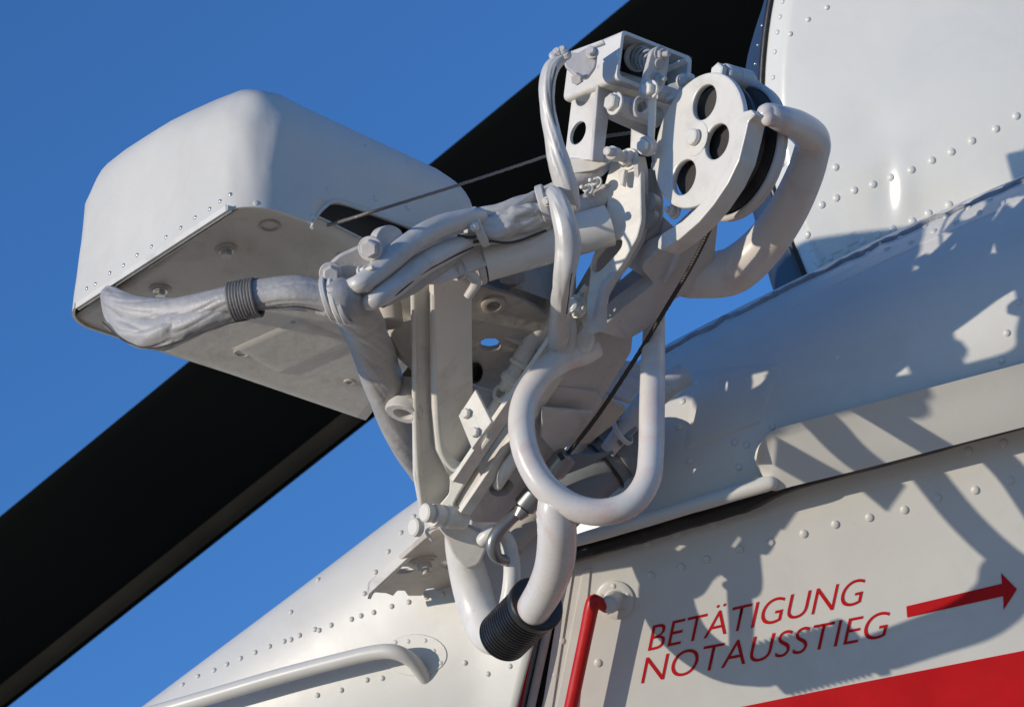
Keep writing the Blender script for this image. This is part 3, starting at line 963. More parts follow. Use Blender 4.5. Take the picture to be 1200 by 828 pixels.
def beam_rib(path, w, th, lift):
    base = BPn.hit(*path[0]) + _ln * lift
    pl = Plane(base, _ln)
    P = [Vector((*pl.uv(*p), 0)) for p in path]
    lft, rgt = [], []
    for k, p in enumerate(P):
        t = (P[min(k + 1, len(P) - 1)] - P[max(k - 1, 0)]).normalized(); nn = Vector((-t.y, t.x, 0))
        lft.append(tuple((p + nn * w / 2)[:2])); rgt.append(tuple((p - nn * w / 2)[:2]))
    return plate("beam_rib", pl, lft + rgt[::-1], th, WHITE, hoist, uvs=True, rnd=0, bevel=1.2)
beam_rib([(529, 562), (562, 513), (598, 461), (640, 400), (686, 334)], 6.5, 22, 14)
beam_rib([(538, 599), (568, 555), (600, 508), (640, 448), (672, 402)], 6, 18, 10)
# inner rod passing through the slot
tube("inner_rod", [V(584, 568, -46), V(592, 552, -60), V(604, 534, -72), (V(612, 522, -78))], [6, 8, 7.5, 7.5], TUBEW, hoist, cap='round', wrinkle=.12, wfreq=.1)
# cross piece inside the ring
XP = Plane((665, 470, -60), (.35, -.6, .72))
cross = plate("beam_bracket", XP, [(634, 455), (648, 452), (700, 460), (706, 470), (698, 482), (672, 520), (656, 528), (640, 520), (632, 480)], 10, CAST, hoist, rnd=3)
plate("beam_bracket_plate", Plane((665, 480, -74), (.35, -.6, .72)), [(636, 478), (696, 483), (670, 520), (650, 530), (634, 512)], 5, CAST, cross, rnd=2)
plate("slotted_lug", Plane((690, 485, -20), (.35, -.6, .72)), [(668, 500), (684, 476), (700, 466), (714, 466), (735, 480), (716, 500), (690, 520), (672, 520)], 8, GRIME, hoist,
      rnd=4, holes=[holepx(Plane((690, 485, -20), (.35, -.6, .72)), [(664 + 8, 500), (676, 492), (690, 480), (694, 484), (688, 494), (678, 503)], 2)])
plate("side_tab", Plane((725, 430, 20), (.2, .5, .8)), [(700, 452), (722, 420), (748, 424), (760, 440), (740, 470), (716, 462)], 8, CAST, hoist, rnd=3)

# diamond plate with two bolts
DMP = Plane((555, 490, -165), (-.62, .22, .74))
dm = plate("diamond_plate", DMP, [(557, 456), (537, 487), (553, 526), (576, 494)], 5, WHITE, hoist, rnd=.5, bevel=1)
for (x, y) in [(548, 485), (558.5, 507)]:
    bolt(DMP.hit(x, y), DMP.n, 6.0, 6.5, WHITE, dm, washer=False)

# push rods up the left of the beam
tube("push_rod", [V(650, 352, -84), V(609, 424, -80)], [10.5, 10.5], TUBEW, hoist)
lathe("rod_end", V(611, 421, -81), V(609, 424, -80) - V(650, 352, -84), [(0, 7), (4, 12), (8, 12), (10, 8), (18, 9), (22, 12), (28, 12), (32, 8), (38, 8)], TUBEW, hoist)
tube("push_rod", [V(600, 440, -70), V(592, 452, -70)], [8, 8], TUBEW, hoist, cap='round')
ringband("rod_eye", (589, 461, -72), (-.5, .3, .8), 6.5, 11.5, 10, TUBEW, hoist)
tube("push_rod", [V(585, 468, -66), V(573, 488, -62)], [6.5, 6.5], TUBEW, hoist)
tube("control_rod", [V(648, 380, -74), V(622, 424, -76), V(604, 456, -74)], [5, 5, 5], TUBEW, hoist)
plate("guide_strap", Plane((640, 400, -62), (-.5, .2, .85)), [(652, 372), (660, 380), (625, 440), (612, 448), (606, 440)], 6, WHITE, hoist, rnd=2)

# ---------------- perforated arm carrying the head
DZ = -70.0
AP = Plane((725, 270, -128), (-.60, .18, .78))
arm = plate("arm_plate", AP, [(712, 203), (716, 188), (724, 181), (738, 178), (749, 183), (751, 200), (752, 258), (747, 278), (729, 310), (711, 334), (708, 352), (700, 384), (688, 390), (687, 352), (689, 340), (693, 302), (708, 283), (712, 226), (706, 224)], 9, WHITE, hoist,
            holes=[holepx(AP, [(696.5, 300), (699, 295), (713, 282), (722, 279), (729, 281), (728, 289), (722, 297), (703, 317), (696, 319), (692.5, 314)], 4)], rnd=4, bevel=1.8)
plate("arm_flange", Plane((752, 250, -122), (.66, -.12, .74)), [(747, 186), (757, 183), (760, 200), (761, 262), (755, 285), (738, 312), (722, 332), (712, 352), (712, 384), (696, 392), (702, 360), (708, 334), (728, 312), (746, 280), (751, 258)], 8, CAST, hoist, rnd=3)
plate("arm_inner_plate", Plane((700, 245, -92), (-.2, -.5, .85)), [(668, 254), (704, 218), (716, 216), (716, 258), (700, 256)], 5, CAST, hoist, rnd=2)
plate("arm_back_plate", Plane(V(700, 330, -70), (-.1, -.1, 1)), [(712, 262), (750, 280), (742, 300), (716, 345), (694, 388), (666, 356), (672, 344), (694, 306)], 6, GREYM, hoist, rnd=2)
bolt(AP.hit(737, 187), AP.n, 9.5, 12, WHITE, arm)
lathe("arm_pin", AP.hit(737, 187) + AP.n * 10, AP.n, [(0, 6), (12, 6), (13, 8), (24, 8), (26, 5), (33, 5), (34, 3)], CAST, arm, seg=16)
plate("arm_notch_rib", Plane((728, 208, -132), (-.5, .2, .85)), [(724, 200), (733, 198), (730, 218), (726, 216)], 8, WHITE, arm, rnd=1)

# dark hub region between arm and disc
lathe("swivel_hub", (752, 255, -88), (-.4, .25, .88), [(0, .02), (0, 20), (8, 24), (20, 24), (24, 18), (24, .02)], GREYM, hoist)
lathe("swivel_pin", (762, 240, -100), (-.5, .2, .85), [(0, 14), (14, 14), (16, 9), (24, 9), (24, .02)], GREYM, hoist)
bolt((791, 248, -150), (-.75, .2, .6), 6.5, 9, WHITE, hoist, stud=6)
tube("inner_bar", [V(748, 300, -86), V(764, 250, -92), V(762, 200, -88)], [15, 13, 12], GREYM, hoist)
tube("inner_bar", [V(746, 318, -70), V(770, 280, -74), V(786, 262, -76)], [17, 17, 15], CAST, hoist)

# head casting (brown side) and inner channel
HP = Plane((760, 350, -84), nb)
head = plate("head_casting", HP, [(754, 309), (770, 293), (797, 280), (820, 258), (836, 240), (842, 262), (838, 300), (836, 344), (808, 341), (784, 356), (758, 386), (735, 399), (697, 388), (712, 377), (731, 360), (767, 333), (753, 317)], 22, CAST, hoist, rnd=5, bevel=2.2)
plate("inner_channel", Plane((740, 345, -52), (-.45, .2, .87)), [(700, 388), (708, 344), (730, 325), (754, 305), (772, 330), (740, 360), (715, 380)], 8, CAST, hoist, rnd=2)
tube("head_rib", [HP.at(HP.uv(795, 285), 0), HP.at(HP.uv(791, 305), 1), HP.at(HP.uv(780, 328), 0)], [5, 5, 4], CAST, head, cap='round')

# guard arch in the plane of the disc
nd = (-.80, .215, .56)
GP = Plane(V(821, 165, -188) + TV(*nd) * 3, nd)
guard = plate("cable_guard", GP, [(770, 291), (771, 281), (776, 273), (799, 259), (814, 245), (826, 232), (840, 216), (853, 190), (861, 160), (864, 140), (869, 131), (880, 128), (885, 134), (877, 142), (873, 160), (866, 188), (853, 215), (836, 240), (819, 260), (796, 280), (776, 293)],
              24, WHITE, hoist, rnd=2, bevel=2.0)

# pulley disc and wheel
DC = V(821, 165, -188); DN = TV(*nd)
DPL = Plane(DC, DN)
disc = plate("pulley_disc", DPL, DPL.circ(818, 164, 77, 96), 8, WHITE, hoist,
             holes=[DPL.circ(825, 119.5, 20, 36), DPL.circ(839.5, 165.5, 20, 36), DPL.circ(801, 207.5, 20, 36)], rnd=0, bevel=2.5, uvs=True)
ringband("disc_boss", DPL.hit(816, 163) + DN * .2, DN, .1, 20, 1.6, WHITE, disc)
bolt(DPL.hit(816, 162) + DN * .8, DN, 9.5, 8, WHITE, disc, washer=False, hexa=False, name="axle_bolt")
back = -DN
lathe("pulley_wheel", DPL.hit(821, 164) + back * 16, back, [(0, .02), (0, 66), (3, 69), (7, 69), (11, 60), (20, 56), (26, 60), (30, 72), (35, 72), (36, 70), (36, .02)], WHEEL, hoist, seg=64)
lathe("rear_guard", DPL.hit(821, 164) + back * 50, back, [(0, 40), (0, 76), (2, 78), (9, 78), (11, 76), (11, 40)], CAST, hoist, seg=64)
tube("rear_guard_rim", [DPL.hit(821, 164) + back * 50 + (DPL.u * math.cos(a) + DPL.v * math.sin(a)) * 76 for a in [R(-150 + k * 10) for k in range(25)]], 4, CAST, hoist, res=2)

# small lobes on the left rim of the disc
for (x, y, r) in [(768, 182, 9), (766, 192, 7)]:
    lathe("rim_lobe", DPL.hit(x, y) - DN * 12, DN, [(0, .02), (0, r), (10, r), (11, r - 1), (11, .02)], CAST, disc)

# pivot barrel on top
pb = lathe("pivot_barrel", V(847, 88, -165), V(882, 98, -141) - V(847, 88, -165), [(0, .02), (0, 12.5), (1.5, 13.5), (17, 13.5), (18, 12.5), (19, 13.5), (36, 13.5), (38, 12), (38, .02)], CAST, hoist)
bolt(V(846, 87, -166), V(847, 88, -165) - V(882, 98, -141), 11.5, 9, WHITE, pb, washer=False)
bolt(V(881, 98, -142), V(882, 98, -141) - V(847, 88, -165), 7, 6, CAST, pb, stud=5)
tube("barrel_web", [V(866, 104, -150), V(878, 112, -144), V(890, 126, -138)], [10, 9, 7], CAST, hoist)

# D-shaped handle tube
tube("d_handle", [V(808, 324, -38), V(850, 320, -52), V(874, 307, -62), V(900, 281, -80), V(924, 245, -110), V(943, 205, -135), V(953, 172, -150)],
     [25, 27, 26, 24, 22.5, 21, 20], BLOTCH, hoist, seg=32, cap='round')
tube("d_handle_top", [V(953, 172, -150), V(950, 160, -164), V(934, 147, -200), V(914, 139, -236), V(899, 133, -245), GP.hit(884, 133) - TV(*nd) * 20], [20, 19.5, 17, 14.5, 11.5, 9], BLOTCH, hoist, seg=28, cap='round')

# ---------------- switch box on top
a2 = NV(-71, -23, 84); c2 = NV(81, -33, 62); c2 = (c2 - a2 * c2.dot(a2)).normalized(); b2 = c2.cross(a2)
if b2.y < 0: b2 = -b2
RP = Plane(V(730, 60, -120), -a2)
rim_o = [(729, 34.5), (811, 67), (808, 128), (722, 92)]
rim_i = [(732, 40), (806, 70), (803.5, 121), (726, 88)]
box = plate("switch_box", RP, rim_o, 92, WHITE, hoist, holes=[holepx(RP, rim_i, 5)], rnd=7, bevel=.8)
plate("mouth_shade_plate", Plane(RP.o - RP.n * 34, RP.n), [(728, 36), (812, 66), (806, 112), (722, 86)], 3, DARK, hoist, rnd=3)  # black plate added inside the box mouth in place of its deep shadow
# hole plate
HPn = -c2
SHP = Plane(V(704, 130, -116), HPn)
hp = plate("perforated_plate", SHP, [(671, 62), (700, 52), (722, 62), (722, 84), (705, 86), (703, 130), (695, 187), (661, 187), (668, 130), (672, 96)], 5, WHITE, hoist,
           holes=[SHP.circ(683.5, 110.5, 13.5, 30, ry=14), SHP.circ(677, 155.5, 13.5, 30, ry=14)], rnd=3, bevel=1.2)
SSP = Plane(V(704, 130, -116), -a2)
plate("box_side", SSP, [(703, 74), (724, 82), (762, 94), (764, 118), (748, 142), (714, 134), (707, 190), (694, 188)], 5, CAST, hoist, rnd=3)
plate("box_foot", Plane(V(690, 190, -118), (-.3, -.2, .9)), [(662, 186), (698, 186), (712, 182), (716, 190), (696, 200), (668, 204), (662, 196)], 8, WHITE, hoist, rnd=3)
plate("shelf_plate", Plane(V(735, 142, -100), (.3, -.5, .8)), [(712, 130), (760, 148), (758, 160), (730, 148), (712, 140)], 5, CAST, hoist, rnd=1)
plate("small_gusset", Plane(V(745, 165, -118), (-.5, .2, .85)), [(739, 150), (757, 159), (757, 176), (738, 178)], 5, WHITE, hoist, rnd=1)

# levers, spring and pins in the box mouth
LVP = Plane(V(766, 90, -134), (.55, .1, .83))
lever = plate("lever_arm", LVP, [(764, 58), (774, 53), (783, 58), (785, 70), (780, 100), (772, 112), (756, 116), (751, 108), (758, 82)], 7, CAST, hoist, rnd=6)
for (x, y, r) in [(774, 64, 7), (770, 93, 6)]:
    bolt(LVP.hit(x, y), (.62, .0, .78), r, 6, GREYM, lever, stud=9)
sp = []
for k in range(70):
    t = k / 69; ang = t * 2 * math.pi * 5
    c = V(745, 66, -80).lerp(V(764, 72, -122), t)
    rr = 13 - 5 * t
    sp.append(c + Vector((0, 1, .2)) * rr * math.sin(ang) + Vector((.8, .2, .5)) * rr * math.cos(ang))
tube("coil_spring", sp, 1.7, GREYM, hoist, res=2, seg=8)
ringband("spring_seat", V(748, 67, -82), V(764, 72, -122) - V(745, 66, -80), 12, 17, 5, CAST, hoist)
tube("spring_pin", [V(746, 67, -84), V(774, 75, -132)], [6, 6], GREYM, hoist)
tube("cross_pin", [V(722, 122, -128), V(745, 129, -112), V(770, 138, -92)], [11, 12, 12], CAST, hoist)
bolt(V(721, 121.5, -130), V(722, 122, -128) - V(770, 138, -92), 10, 10, WHITE, hoist)
tube("cross_pin", [V(768, 108, -118), V(788, 113, -100), V(806, 118, -88)], [9, 11, 10], CAST, hoist)
bolt(V(802, 97, -104), (.5, .35, .8), 8, 9, CAST, hoist, stud=8)
plate("pin_tab", Plane(V(790, 104, -112), (.1, .4, .9)), [(776, 112), (784, 98), (800, 94), (806, 104), (798, 112), (782, 118)], 6, WHITE, hoist, rnd=3)
plate("yoke", Plane(V(754, 125, -132), (.4, -.1, .9)), [(744, 118), (752, 112), (762, 114), (764, 124), (758, 136), (746, 138), (742, 128)], 9, CAST, hoist, rnd=4,
      holes=[holepx(Plane(V(754, 125, -132), (.4, -.1, .9)), [(748, 122), (756, 118), (759, 126), (752, 132), (747, 130)], 2)])
LKP = Plane(V(765, 140, -144), (-.15, .0, .98))
link = plate("link_bar", LKP, [(760, 108), (769, 106), (768, 140), (766, 166), (758, 168), (759, 140)], 7, WHITE, hoist, rnd=2)
bolt(V(763, 105, -146), (-.72, .1, .7), 8, 9, WHITE, link)
bolt(V(757, 172, -142), (-.72, .1, .7), 7.5, 9, WHITE, link)
lathe("link_eye", V(760, 172, -136), (-.5, .1, .85), [(0, .02), (0, 11), (8, 11), (9, 10), (9, .02)], CAST, link)
tube("limit_rod", [V(778, 83, -80), V(806, 70, -110)], [3.5, 3.5], WHITE, hoist)

# bracket and knot where the sleeve meets the box
plate("sleeve_bracket", Plane(V(680, 76, -140), (-.1, .3, .95)), [(658, 60), (676, 62), (690, 54), (700, 62), (698, 78), (688, 92), (676, 90), (662, 78)], 7, CAST, hoist, rnd=4)
bolt(V(694, 62, -142), (-.3, .3, .85), 5.5, 9, CAST, hoist)
bolt(V(678, 92, -146), (-.3, -.2, .9), 7, 9, CAST, hoist, washer=False)
plate("top_strap", Plane(V(680, 56, -128), (-.5, .5, .7)), [(668, 60), (706, 46), (708, 50), (672, 64)], 5, WHITE, hoist, rnd=1)

# ---------------- guide ring, stem and grip
DZ = -15.0
ringp = [(697, 405, -112), (684, 412, -118), (660, 420, -130), (635, 439, -148), (617, 465, -162), (611, 495, -178), (617, 532, -194), (636, 567, -208), (666, 591, -216), (703, 600, -220), (738, 590, -216), (758, 564, -206),
         (763, 530, -192), (764, 480, -170), (765, 432, -128), (766, 400, -98), (767, 358, -80)]
gr = tube("guide_ring", ringp, [15, 15.5, 15.5, 15.2, 15, 15, 15.2, 15.5, 15.5, 15.2, 15, 14.8, 14.5, 14.5, 14, 13, 12], BLOTCH, hoist, seg=36, cap='flat', label="bent white tube ring around the cable")
tube("stem", [V(645, 576, -208), V(650, 594, -206), V(653, 625, -198), V(650, 660, -170), (V(640, 688, -130)), V(626, 712, -96)], [12, 20, 22, 22, 21, 20], BLOTCH, gr, seg=36, cap='round')
tube("weld_bead", [V(633, 584, -208), V(632, 604, -206), V(633, 624, -204)], [2.5, 3, 3], TUBEW, gr, cap='round', wrinkle=.4, wfreq=.3)
tube("weld_bead", [V(634, 588, -210), V(646, 592, -223), V(661, 600, -224), V(675, 612, -212)], [2.2, 2.2, 2.4, 2.2], BLOTCH, gr, cap='round', wrinkle=.4, wfreq=.2)
g0, g1 = V(588, 748, -8), V(630, 706, -84)
ga = (g1 - g0); gl = ga.length
prof = [(0, 14), (0, 27), (2, 29)]
h = 4.0
while h < gl - 18:
    prof += [(h, 28.0), (h + 1.4, 31.2), (h + 3.4, 31.2), (h + 4.8, 28.0)]; h += 5.6
prof += [(gl - 13, 28.5), (gl - 12, 33), (gl - 3, 33.5), (gl - 1, 32), (gl, 29), (gl - 1, 22)]
lathe("rubber_grip", g0, ga, prof, RUBBER, gr, seg=48, sharp=30, label="black ribbed rubber grip")
DZ = 0.0
# lower yoke tube going from the clevis to the grip
ut = tube("yoke_tube", [V(532, 618, 14), V(540, 640, 24), V(551, 680, 34), V(561, 716, 28), V(574, 742, 8), V(592, 746, -14)], [12, 19, 23, 23, 23, 22], TUBEW, hoist, seg=32, cap='round')
plate("clevis_web", Plane(V(540, 620, -12), (.0, -.35, .93)), [(508, 612), (528, 600), (545, 616), (568, 626), (572, 640), (562, 662), (545, 668), (530, 650), (522, 630)], 14, TUBEW, ut, rnd=6, bevel=3)
tube("yoke_rod", [V(566, 632, -20), V(574, 625, -22), V(584, 624, -20), (V(594, 634, -14)), V(600, 664, -8), V(596, 702, -6), V(584, 734, -6)], [8, 9, 9, 9.5, 10, 10, 9], TUBEW, hoist, seg=24, cap='round')

# clevis bolts
for (x, y, z, r) in [(506, 601, -50, 11), (493, 618, -34, 11)]:
    bolt(V(x, y, z), (-.8, .1, .6), r, 12, WHITE, hoist, hexa=(r < 0), washer=False, name="clevis_bolt")
lathe("clevis_boss", V(507, 603, -48), (.8, -.1, -.6), [(0, 13), (10, 13), (11, 10), (16, 10), (17, 14), (34, 14), (35, .02)], WHITE, hoist)
lathe("clevis_boss", V(532, 606, -30), (.8, -.1, -.6), [(0, .02), (0, 13), (14, 13), (15, .02)], WHITE, hoist)
tube("cotter_pin", [V(506, 632, -32), V(500, 622, -40), V(512, 616, -42)], 2, WHITE, hoist)

# foot bracket
FPn = Plane(V(505, 628, 30), (.2, -.88, .32))
FTH = [(508, 622), (432, 688), (431, 702), (439, 694), (452, 695), (461, 698), (466, 692), (474, 692), (478, 698), (495, 698), (500, 690), (508, 689), (514, 695), (528, 696), (548, 690), (560, 660), (548, 632), (526, 618)]
foot = plate("foot_bracket", FPn, FTH, 7, GRIME, hoist, rnd=2,
             holes=[holepx(FPn, [(460, 670), (468, 664), (478, 664), (486, 668), (478, 671), (468, 672)], 2), holepx(FPn, [(514, 661), (522, 656), (536, 656), (538, 664), (524, 667)], 2)])
plate("foot_flange", Plane(V(470, 652, 95), (-.5, .45, .7)), [(508, 618), (498, 618), (434, 680), (430, 700), (436, 692), (505, 628)], 6, WHITE, foot, rnd=1)
lathe("foot_nut", FPn.hit(496, 656), FPn.n, [(-1, .02), (-1, 17), (2, 17), (3, 14), (5, 14), (6, 9), (12, 9), (13, 5), (18, 5), (18, .02)], GRIME, foot, seg=24)
prism("foot_web", V(515, 655, 270), (NV(1, 0, 0), NV(0, 1, 0), NV(0, 0, 1)), (30, 8, 150), GRIME, foot, bevel=3)
plate("slotted_tab", Plane(V(610, 640, 70), (.3, .15, .93)), [(552, 596), (600, 590), (628, 622), (650, 650), (640, 690), (606, 740), (566, 690), (552, 650)], 8, CAST, hoist,
      holes=[holepx(Plane(V(610, 640, 70), (.3, .15, .93)), [(597, 646), (603, 636), (611, 633), (613, 639), (606, 646), (600, 653)], 2)], rnd=3)
tube("back_brace", [V(600, 640, 60), V(660, 560, 90), V(700, 480, 60)], [14, 14, 14], GRIME, hoist)

# ---------------- hydraulic pipe with clamp, inside the ring (belongs to the helicopter side)
hp0, hp1 = V(650, 596, 70), V(752, 503, 96)
pipe = tube("heater_pipe", [hp0, hp1], [34, 32], DUCT, hoist, seg=40, res=6)
ringband("pipe_clamp", hp0.lerp(hp1, .74), hp1 - hp0, 33, 38, 24, DUCT, pipe, seg=48)
ringband("pipe_clamp", hp0.lerp(hp1, .55), hp1 - hp0, 33, 36.5, 4, RUBBER, pipe, seg=48)
tube("thin_pipe", [V(712, 528, 40), V(736, 498, 50), V(760, 470, 60), V(800, 440, 90)], [10, 12, 15, 15], CAST, hoist, seg=24)
tube("thin_pipe", [V(725, 520, 34), V(744, 500, 44)], [3.5, 3.5], DUCT, hoist)
ringband("pipe_strap", V(729, 505, 36), (.75, .5, .3), 16, 19, 6, CAST, hoist)
plate("lever_plate", Plane(V(690, 535, 10), (.2, -.3, .9)), [(664, 534), (720, 530), (690, 546), (664, 556)], 6, DUCT, hoist, rnd=1)

# tab joining ring and beam, castellated nut
DZ = -25.0
TB = Plane(V(681, 382, -124), (-.35, .05, .93))
tab = plate("ring_tab", TB, [(668, 366), (672, 352), (684, 346), (693, 352), (695, 398), (690, 412), (664, 414), (669, 400)], 8, WHITE, hoist, rnd=4)
plate("tab_side", Plane(V(697, 382, -118), (.7, .0, .7)), [(693, 350), (702, 354), (705, 400), (702, 415), (692, 412)], 7, CAST, tab, rnd=3)
plate("tab_recess", Plane(V(681, 382, -125.2), (-.05, -.2, .97)), [(681, 377), (689, 396), (673, 397)], 2, GREYM, tab, rnd=.5, bevel=.3)
tb = bolt(V(676, 359, -134), (-.55, .1, .8), 10, 12, WHITE, tab)
lathe("castle_nut", V(673, 358, -144), (-.55, .1, .8), [(0, 7.5), (7, 7.5), (9, 5), (9, .02)], WHITE, tab, seg=12)
tube("cotter_pin", [V(668, 366, -156), V(676, 360, -158), V(680, 350, -154), V(682, 344, -150), V(679, 343, -150)], 1.8, BRIGHT, tab, seg=8)
for k in range(7):
    a = k * .8
    lathe("wire_twist", V(673 + 9 * math.cos(a), 361 + 9 * math.sin(a), -150), (math.cos(a), math.sin(a), .4), [(0, 2.4), (3, 2.4), (4, .02)], WHITE, tab, seg=8)

# ================================================================== CABLES
DZ = 0.0
mc = thing("hoist_cable", V(836, 258, -100), "dark wire rope running from the pulley down to the hook", "cable")
def ropetube(pts, r, m, parent, name, turns=60):
    P = crom([V(*p) for p in pts], 30)
    for s in range(3):
        Q = []
        L = 0
        for i, p in enumerate(P):
            if i: L += (p - P[i - 1]).length
            t = (P[min(i + 1, len(P) - 1)] - P[max(0, i - 1)]).normalized()
            u, v, a = frame_for(t)
            an = L * .55 + s * 2.094
            Q.append(p + (u * math.cos(an) + v * math.sin(an)) * r * .42)
        tube(name, Q, r * .62, m, parent, smooth=False, seg=8)
ropetube([(846, 226, -205), (836, 258, -212), (812, 308, -185), (780, 362, -150), (742, 424, -112), (700, 487, -66), (664, 533, -36)], 2.9, ROPE, mc, "strand")
sc_ = thing("winch_cable", V(400, 262, -220), "thin wire rope running from the winch cover opening to the pulley", "cable")
ropetube([(384, 264, -290), (440, 247, -345), (540, 216, -265), (640, 183, -165), (700, 162, -110), (760, 150, -60), (850, 110, -40)], 2.1, ROPEL, sc_, "strand")

hk = thing("rescue_hook", V(580, 650, 0), "grey steel swivel hook hanging on the wire rope behind the white ring", "hook")
k0, k1 = V(666, 531, -36), V(612, 596, -22)
lathe("swivel_body", k0, k1 - k0, [(0, .02), (0, 9), (2, 13), (6, 14), (26, 14), (30, 12), (36, 10), ((k1 - k0).length - 34, 10), ((k1 - k0).length - 30, 14), ((k1 - k0).length - 4, 14), ((k1 - k0).length, 9), ((k1 - k0).length + 2, .02)], STEEL, hk)
tube("hook_bend", [V(614, 594, -22), V(600, 606, -26), V(584, 622, -32), V(577, 636, -34), V(580, 650, -30), V(590, 656, -18), V(602, 652, 0)], [9, 7.5, 7.5, 7.5, 7, 7, 6], STEEL, hk, cap='round')
tube("safety_pin", [V(655, 530, -50), V(660, 538, -50)], [3, 3], RUBBER, hk)
tube("hook_latch", [V(612, 598, -30), V(606, 606, -32)], [10, 6], STEEL, hk)

# ================================================================== WIRING SLEEVES
def seamline(pts, off, m, parent, r=1.0):
    P = crom([V(*p) for p in pts], 6)
    Q = []
    for i, p in enumerate(P):
        t = (P[min(i + 1, len(P) - 1)] - P[max(0, i - 1)]).normalized()
        u = Vector((0, 0, 1)); u = (u - t * u.dot(t)).normalized(); v = t.cross(u)
        Q.append(p + v * off[0] + u * off[1])
    tube("seam", Q, r, m, parent, smooth=False, seg=8)

sl = thing("thick_cable_sleeve", V(395, 345, -270), "thick wrinkled silver cable sleeve looping under the winch cover and hanging down", "cable sleeve", "silver cable sleeves on the hoist")
p1 = [(128, 342, -160), (134, 350, -225), (158, 362, -255), (190, 366, -277), (230, 362, -301), (270, 352, -317), (310, 345, -327), (350, 343, -333), (385, 350, -333)]
tube("sleeve_tube", p1, [9, 14, 17, 18, 18, 18, 19, 21, 21], SLEEVE, sl, sharp=180, res=20, seg=72, wrinkle=.13, wfreq=.018, cap='round', flat=.9)
p2 = [(128, 350, -210), (138, 370, -233), (158, 386, -261), (182, 391, -283), (206, 384, -295), (232, 374, -305), (262, 364, -313), (290, 358, -317)]
tube("sleeve_tube", p2, [10, 14, 17, 19, 19, 17, 15, 13], SLEEVE, sl, sharp=180, res=20, seg=72, wrinkle=.17, wfreq=.03, cap='round', seed=9)
seamline(p2[1:], (15, 12), SEAM, sl, .9)
seamline([(308, 345, -327), (330, 344, -330), (350, 343, -333), (374, 347, -333)], (15, 16), SEAM, sl, .9)
hel = []
for k in range(200):
    t = k / 199; an = t * 2 * math.pi * 9
    c = V(272, 354, -321).lerp(V(303, 348, -327), t)
    ax_ = (V(303, 348, -327) - V(272, 354, -321)); u, v, a = frame_for(ax_)
    hel.append(c + (u * math.cos(an) + v * math.sin(an)) * (20.5 + .8 * noise.noise(Vector((k * .3, 0, 0)))))
tube("lashing", hel, 1.9, CORD, sl, res=1, seg=8, smooth=False)
p3 = [(384, 350, -331), (404, 352, -330), (424, 378, -228), (438, 412, -150), (450, 450, -92), (464, 490, -45), (480, 525, -5), (497, 556, 35)]
tube("sleeve_drop", p3, [21, 23, 24, 24, 23, 22, 20, 16], SLEEVE, sl, sharp=180, res=18, seg=64, wrinkle=.10, wfreq=.012, cap='round', seed=3)
P3e = [(400, 374, -280), (411, 398, -210), (425, 414, -172), (433, 441, -128), (446, 475, -80), (461, 511, -38), (482, 547, 12), (494, 560, 28)]
tube("piping_edge", P3e, 3.2, SLEEVE, sl, res=8, seg=10)
tube("piping_edge", [(x + 3, y + 1, z - 3) for (x, y, z) in P3e], 1.1, SEAM, sl, res=8, seg=8)
for d, rr in ((0, 25), (9, 25.5), (17, 25)):
    ringband("sleeve_clamp", V(386 + d * .95, 350 + d * .25, -331), (.86, .25, .15), rr - 3, rr + 1.5, 6, WHITE if d == 9 else SLEEVEW, sl)

def sleeve(name, label, pts, rads, m, **k):
    t = thing(name, V(*pts[0]), label, "cable sleeve", "silver cable sleeves on the hoist")
    tube("sleeve_tube", pts, rads, m, t, sharp=180, res=14, seg=48, cap='round', **k)
    return t
s1 = sleeve("cable_sleeve", "upper of the two smooth grey sleeves rising right from the round clamp", [(412, 334, -340), (424, 331, -347), (448, 313, -330), (478, 287, -305), (512, 267, -278), (548, 256, -255), (562, 254, -245)], [8, 11, 12.5, 13, 13, 11, 9], SLEEVEW, wrinkle=.06, wfreq=.03)
s2 = sleeve("cable_sleeve", "lower of the two smooth grey sleeves rising right from the round clamp", [(426, 354, -325), (440, 350, -337), (462, 335, -320), (490, 313, -292), (518, 297, -268), (545, 284, -245), (562, 274, -232)], [8, 11, 13, 13.5, 12.5, 10.5, 8], SLEEVEW, wrinkle=.06, wfreq=.03, seed=4)
seamline([(450, 343, -328), (462, 335, -320), (490, 313, -292), (518, 297, -268), (545, 284, -245)], (9, 9), SEAM, s2)
tube("sleeve_flange", [(446, 352, -316), (470, 340, -300), (500, 322, -272), (530, 304, -248)], [9, 11, 10, 7], SLEEVE, s2, wrinkle=.1, wfreq=.05)

DZ = -32.0
s3 = sleeve("cable_sleeve", "tied bundle of glossy white sleeves lying along the boom between two straps", [(556, 272, -206), (580, 268, -205), (605, 262, -198), (628, 256, -190), (650, 252, -182)], [12, 16, 15, 13, 10], SLEEVEW, wrinkle=.22, wfreq=.05, seed=2)
tube("sleeve_tube", [V(558, 252, -205), V(585, 247, -200), V(610, 238, -192), V(636, 230, -165), V(656, 224, -130)], [8, 9, 8.5, 9, 8], SLEEVEW, s3, sharp=180, res=10, wrinkle=.15, wfreq=.06, seg=24, seed=11)
tube("sleeve_tube", [V(566, 262, -212), V(590, 256, -208), V(612, 250, -202), V(636, 244, -196)], [5, 9, 10, 7], SLEEVEW, s3, sharp=180, res=10, wrinkle=.35, wfreq=.08, seg=24, seed=21)
tube("sleeve_tube", [V(556, 284, -204), V(590, 280, -200), V(620, 274, -192), V(644, 264, -184)], [4, 5, 5, 4], SLEEVEW, s3, sharp=180, res=8, seg=16)
tube("thin_wire", [V(540, 288, -214), V(566, 282, -218), (V(600, 284, -212)), V(640, 270, -196)], 1.5, SEAM, s3, seg=8)
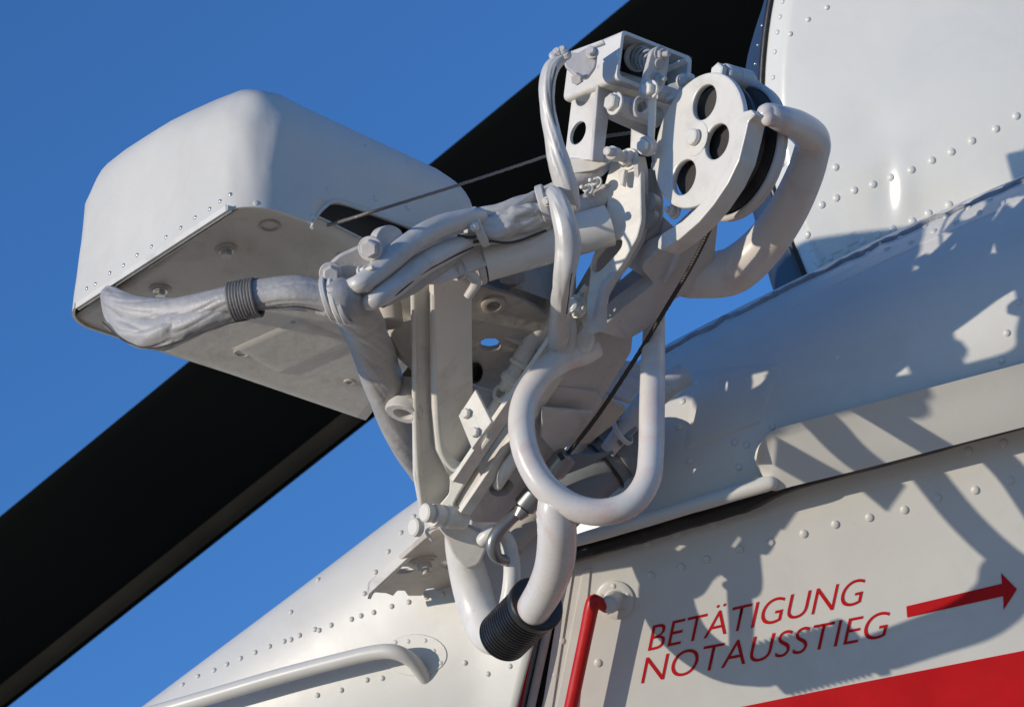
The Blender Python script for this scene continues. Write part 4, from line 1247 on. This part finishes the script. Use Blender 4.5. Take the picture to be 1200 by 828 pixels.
tube("thin_wire", [V(536, 276, -222), V(552, 278, -224), V(566, 274, -224)], 1.6, SEAM, s3, seg=8)
def strap(p, ax_, r, w, parent, sy=1.0):
    ringband("tie_strap", V(*p), ax_, r, r + 2.2, w, SLEEVEW, parent)
    
strap((562, 266, -206), (.93, -.38 * -1, .1), 21, 10, s3)
strap((638, 240, -188), (.93, .3, .1), 21, 9, s3)
bolt(V(556, 266, -232), (-.4, -.1, .9), 4, 6, WHITE, s3)
bolt(V(641, 236, -212), (-.4, -.1, .9), 4, 5, WHITE, s3)

DZ = -105.0
s4 = sleeve("cable_sleeve", "grey sleeve with open seam hanging from the top of the switch box", [(658, 68, -152), (646, 80, -156), (641, 102, -160), (642, 130, -164), (648, 160, -168), (655, 190, -172), (664, 218, -172), (672, 240, -164)], [8, 11, 11, 10.5, 12, 15, 15, 9], SLEEVEW, wrinkle=.12, wfreq=.035, seed=6, flat=.8)
seamline([(646, 80, -156), (641, 102, -160), (642, 130, -164), (648, 160, -168), (655, 190, -172), (664, 218, -172)], (-5, 9), SEAM, s4)
for (x, y) in [(654, 62), (660, 60), (650, 66), (664, 66)]:
    lathe("sleeve_knot", V(x, y, -154), (-.3, .5, .8), [(0, .02), (0, 6), (3, 6), (6, 3), (6, .02)], SLEEVEW, s4, seg=10)
s5 = sleeve("cable_sleeve", "long pale sleeve hanging straight down in front of the boom tube", [(648, 226, -186), (654, 236, -198), (662, 262, -206), (665, 290, -206), (661, 325, -196), (656, 360, -140), (655, 395, -60), (653, 430, 10)], [8, 11, 13, 14, 12, 11, 12, 13], SLEEVEW, wrinkle=.12, wfreq=.03, seed=14)
seamline([(658, 250, -203), (664, 275, -206), (664, 300, -205), (660, 325, -196), (656, 358, -142)], (-8, 9), SEAM, s5)
DZ = -30.0
s6 = sleeve("cable_sleeve", "short white sleeve standing behind the long hanging sleeve above the ring", [(666, 330, -120), (662, 360, -122), (664, 390, -122), (660, 418, -118)], [8, 11, 12, 12], SLEEVEW, wrinkle=.15, wfreq=.04, seed=18)
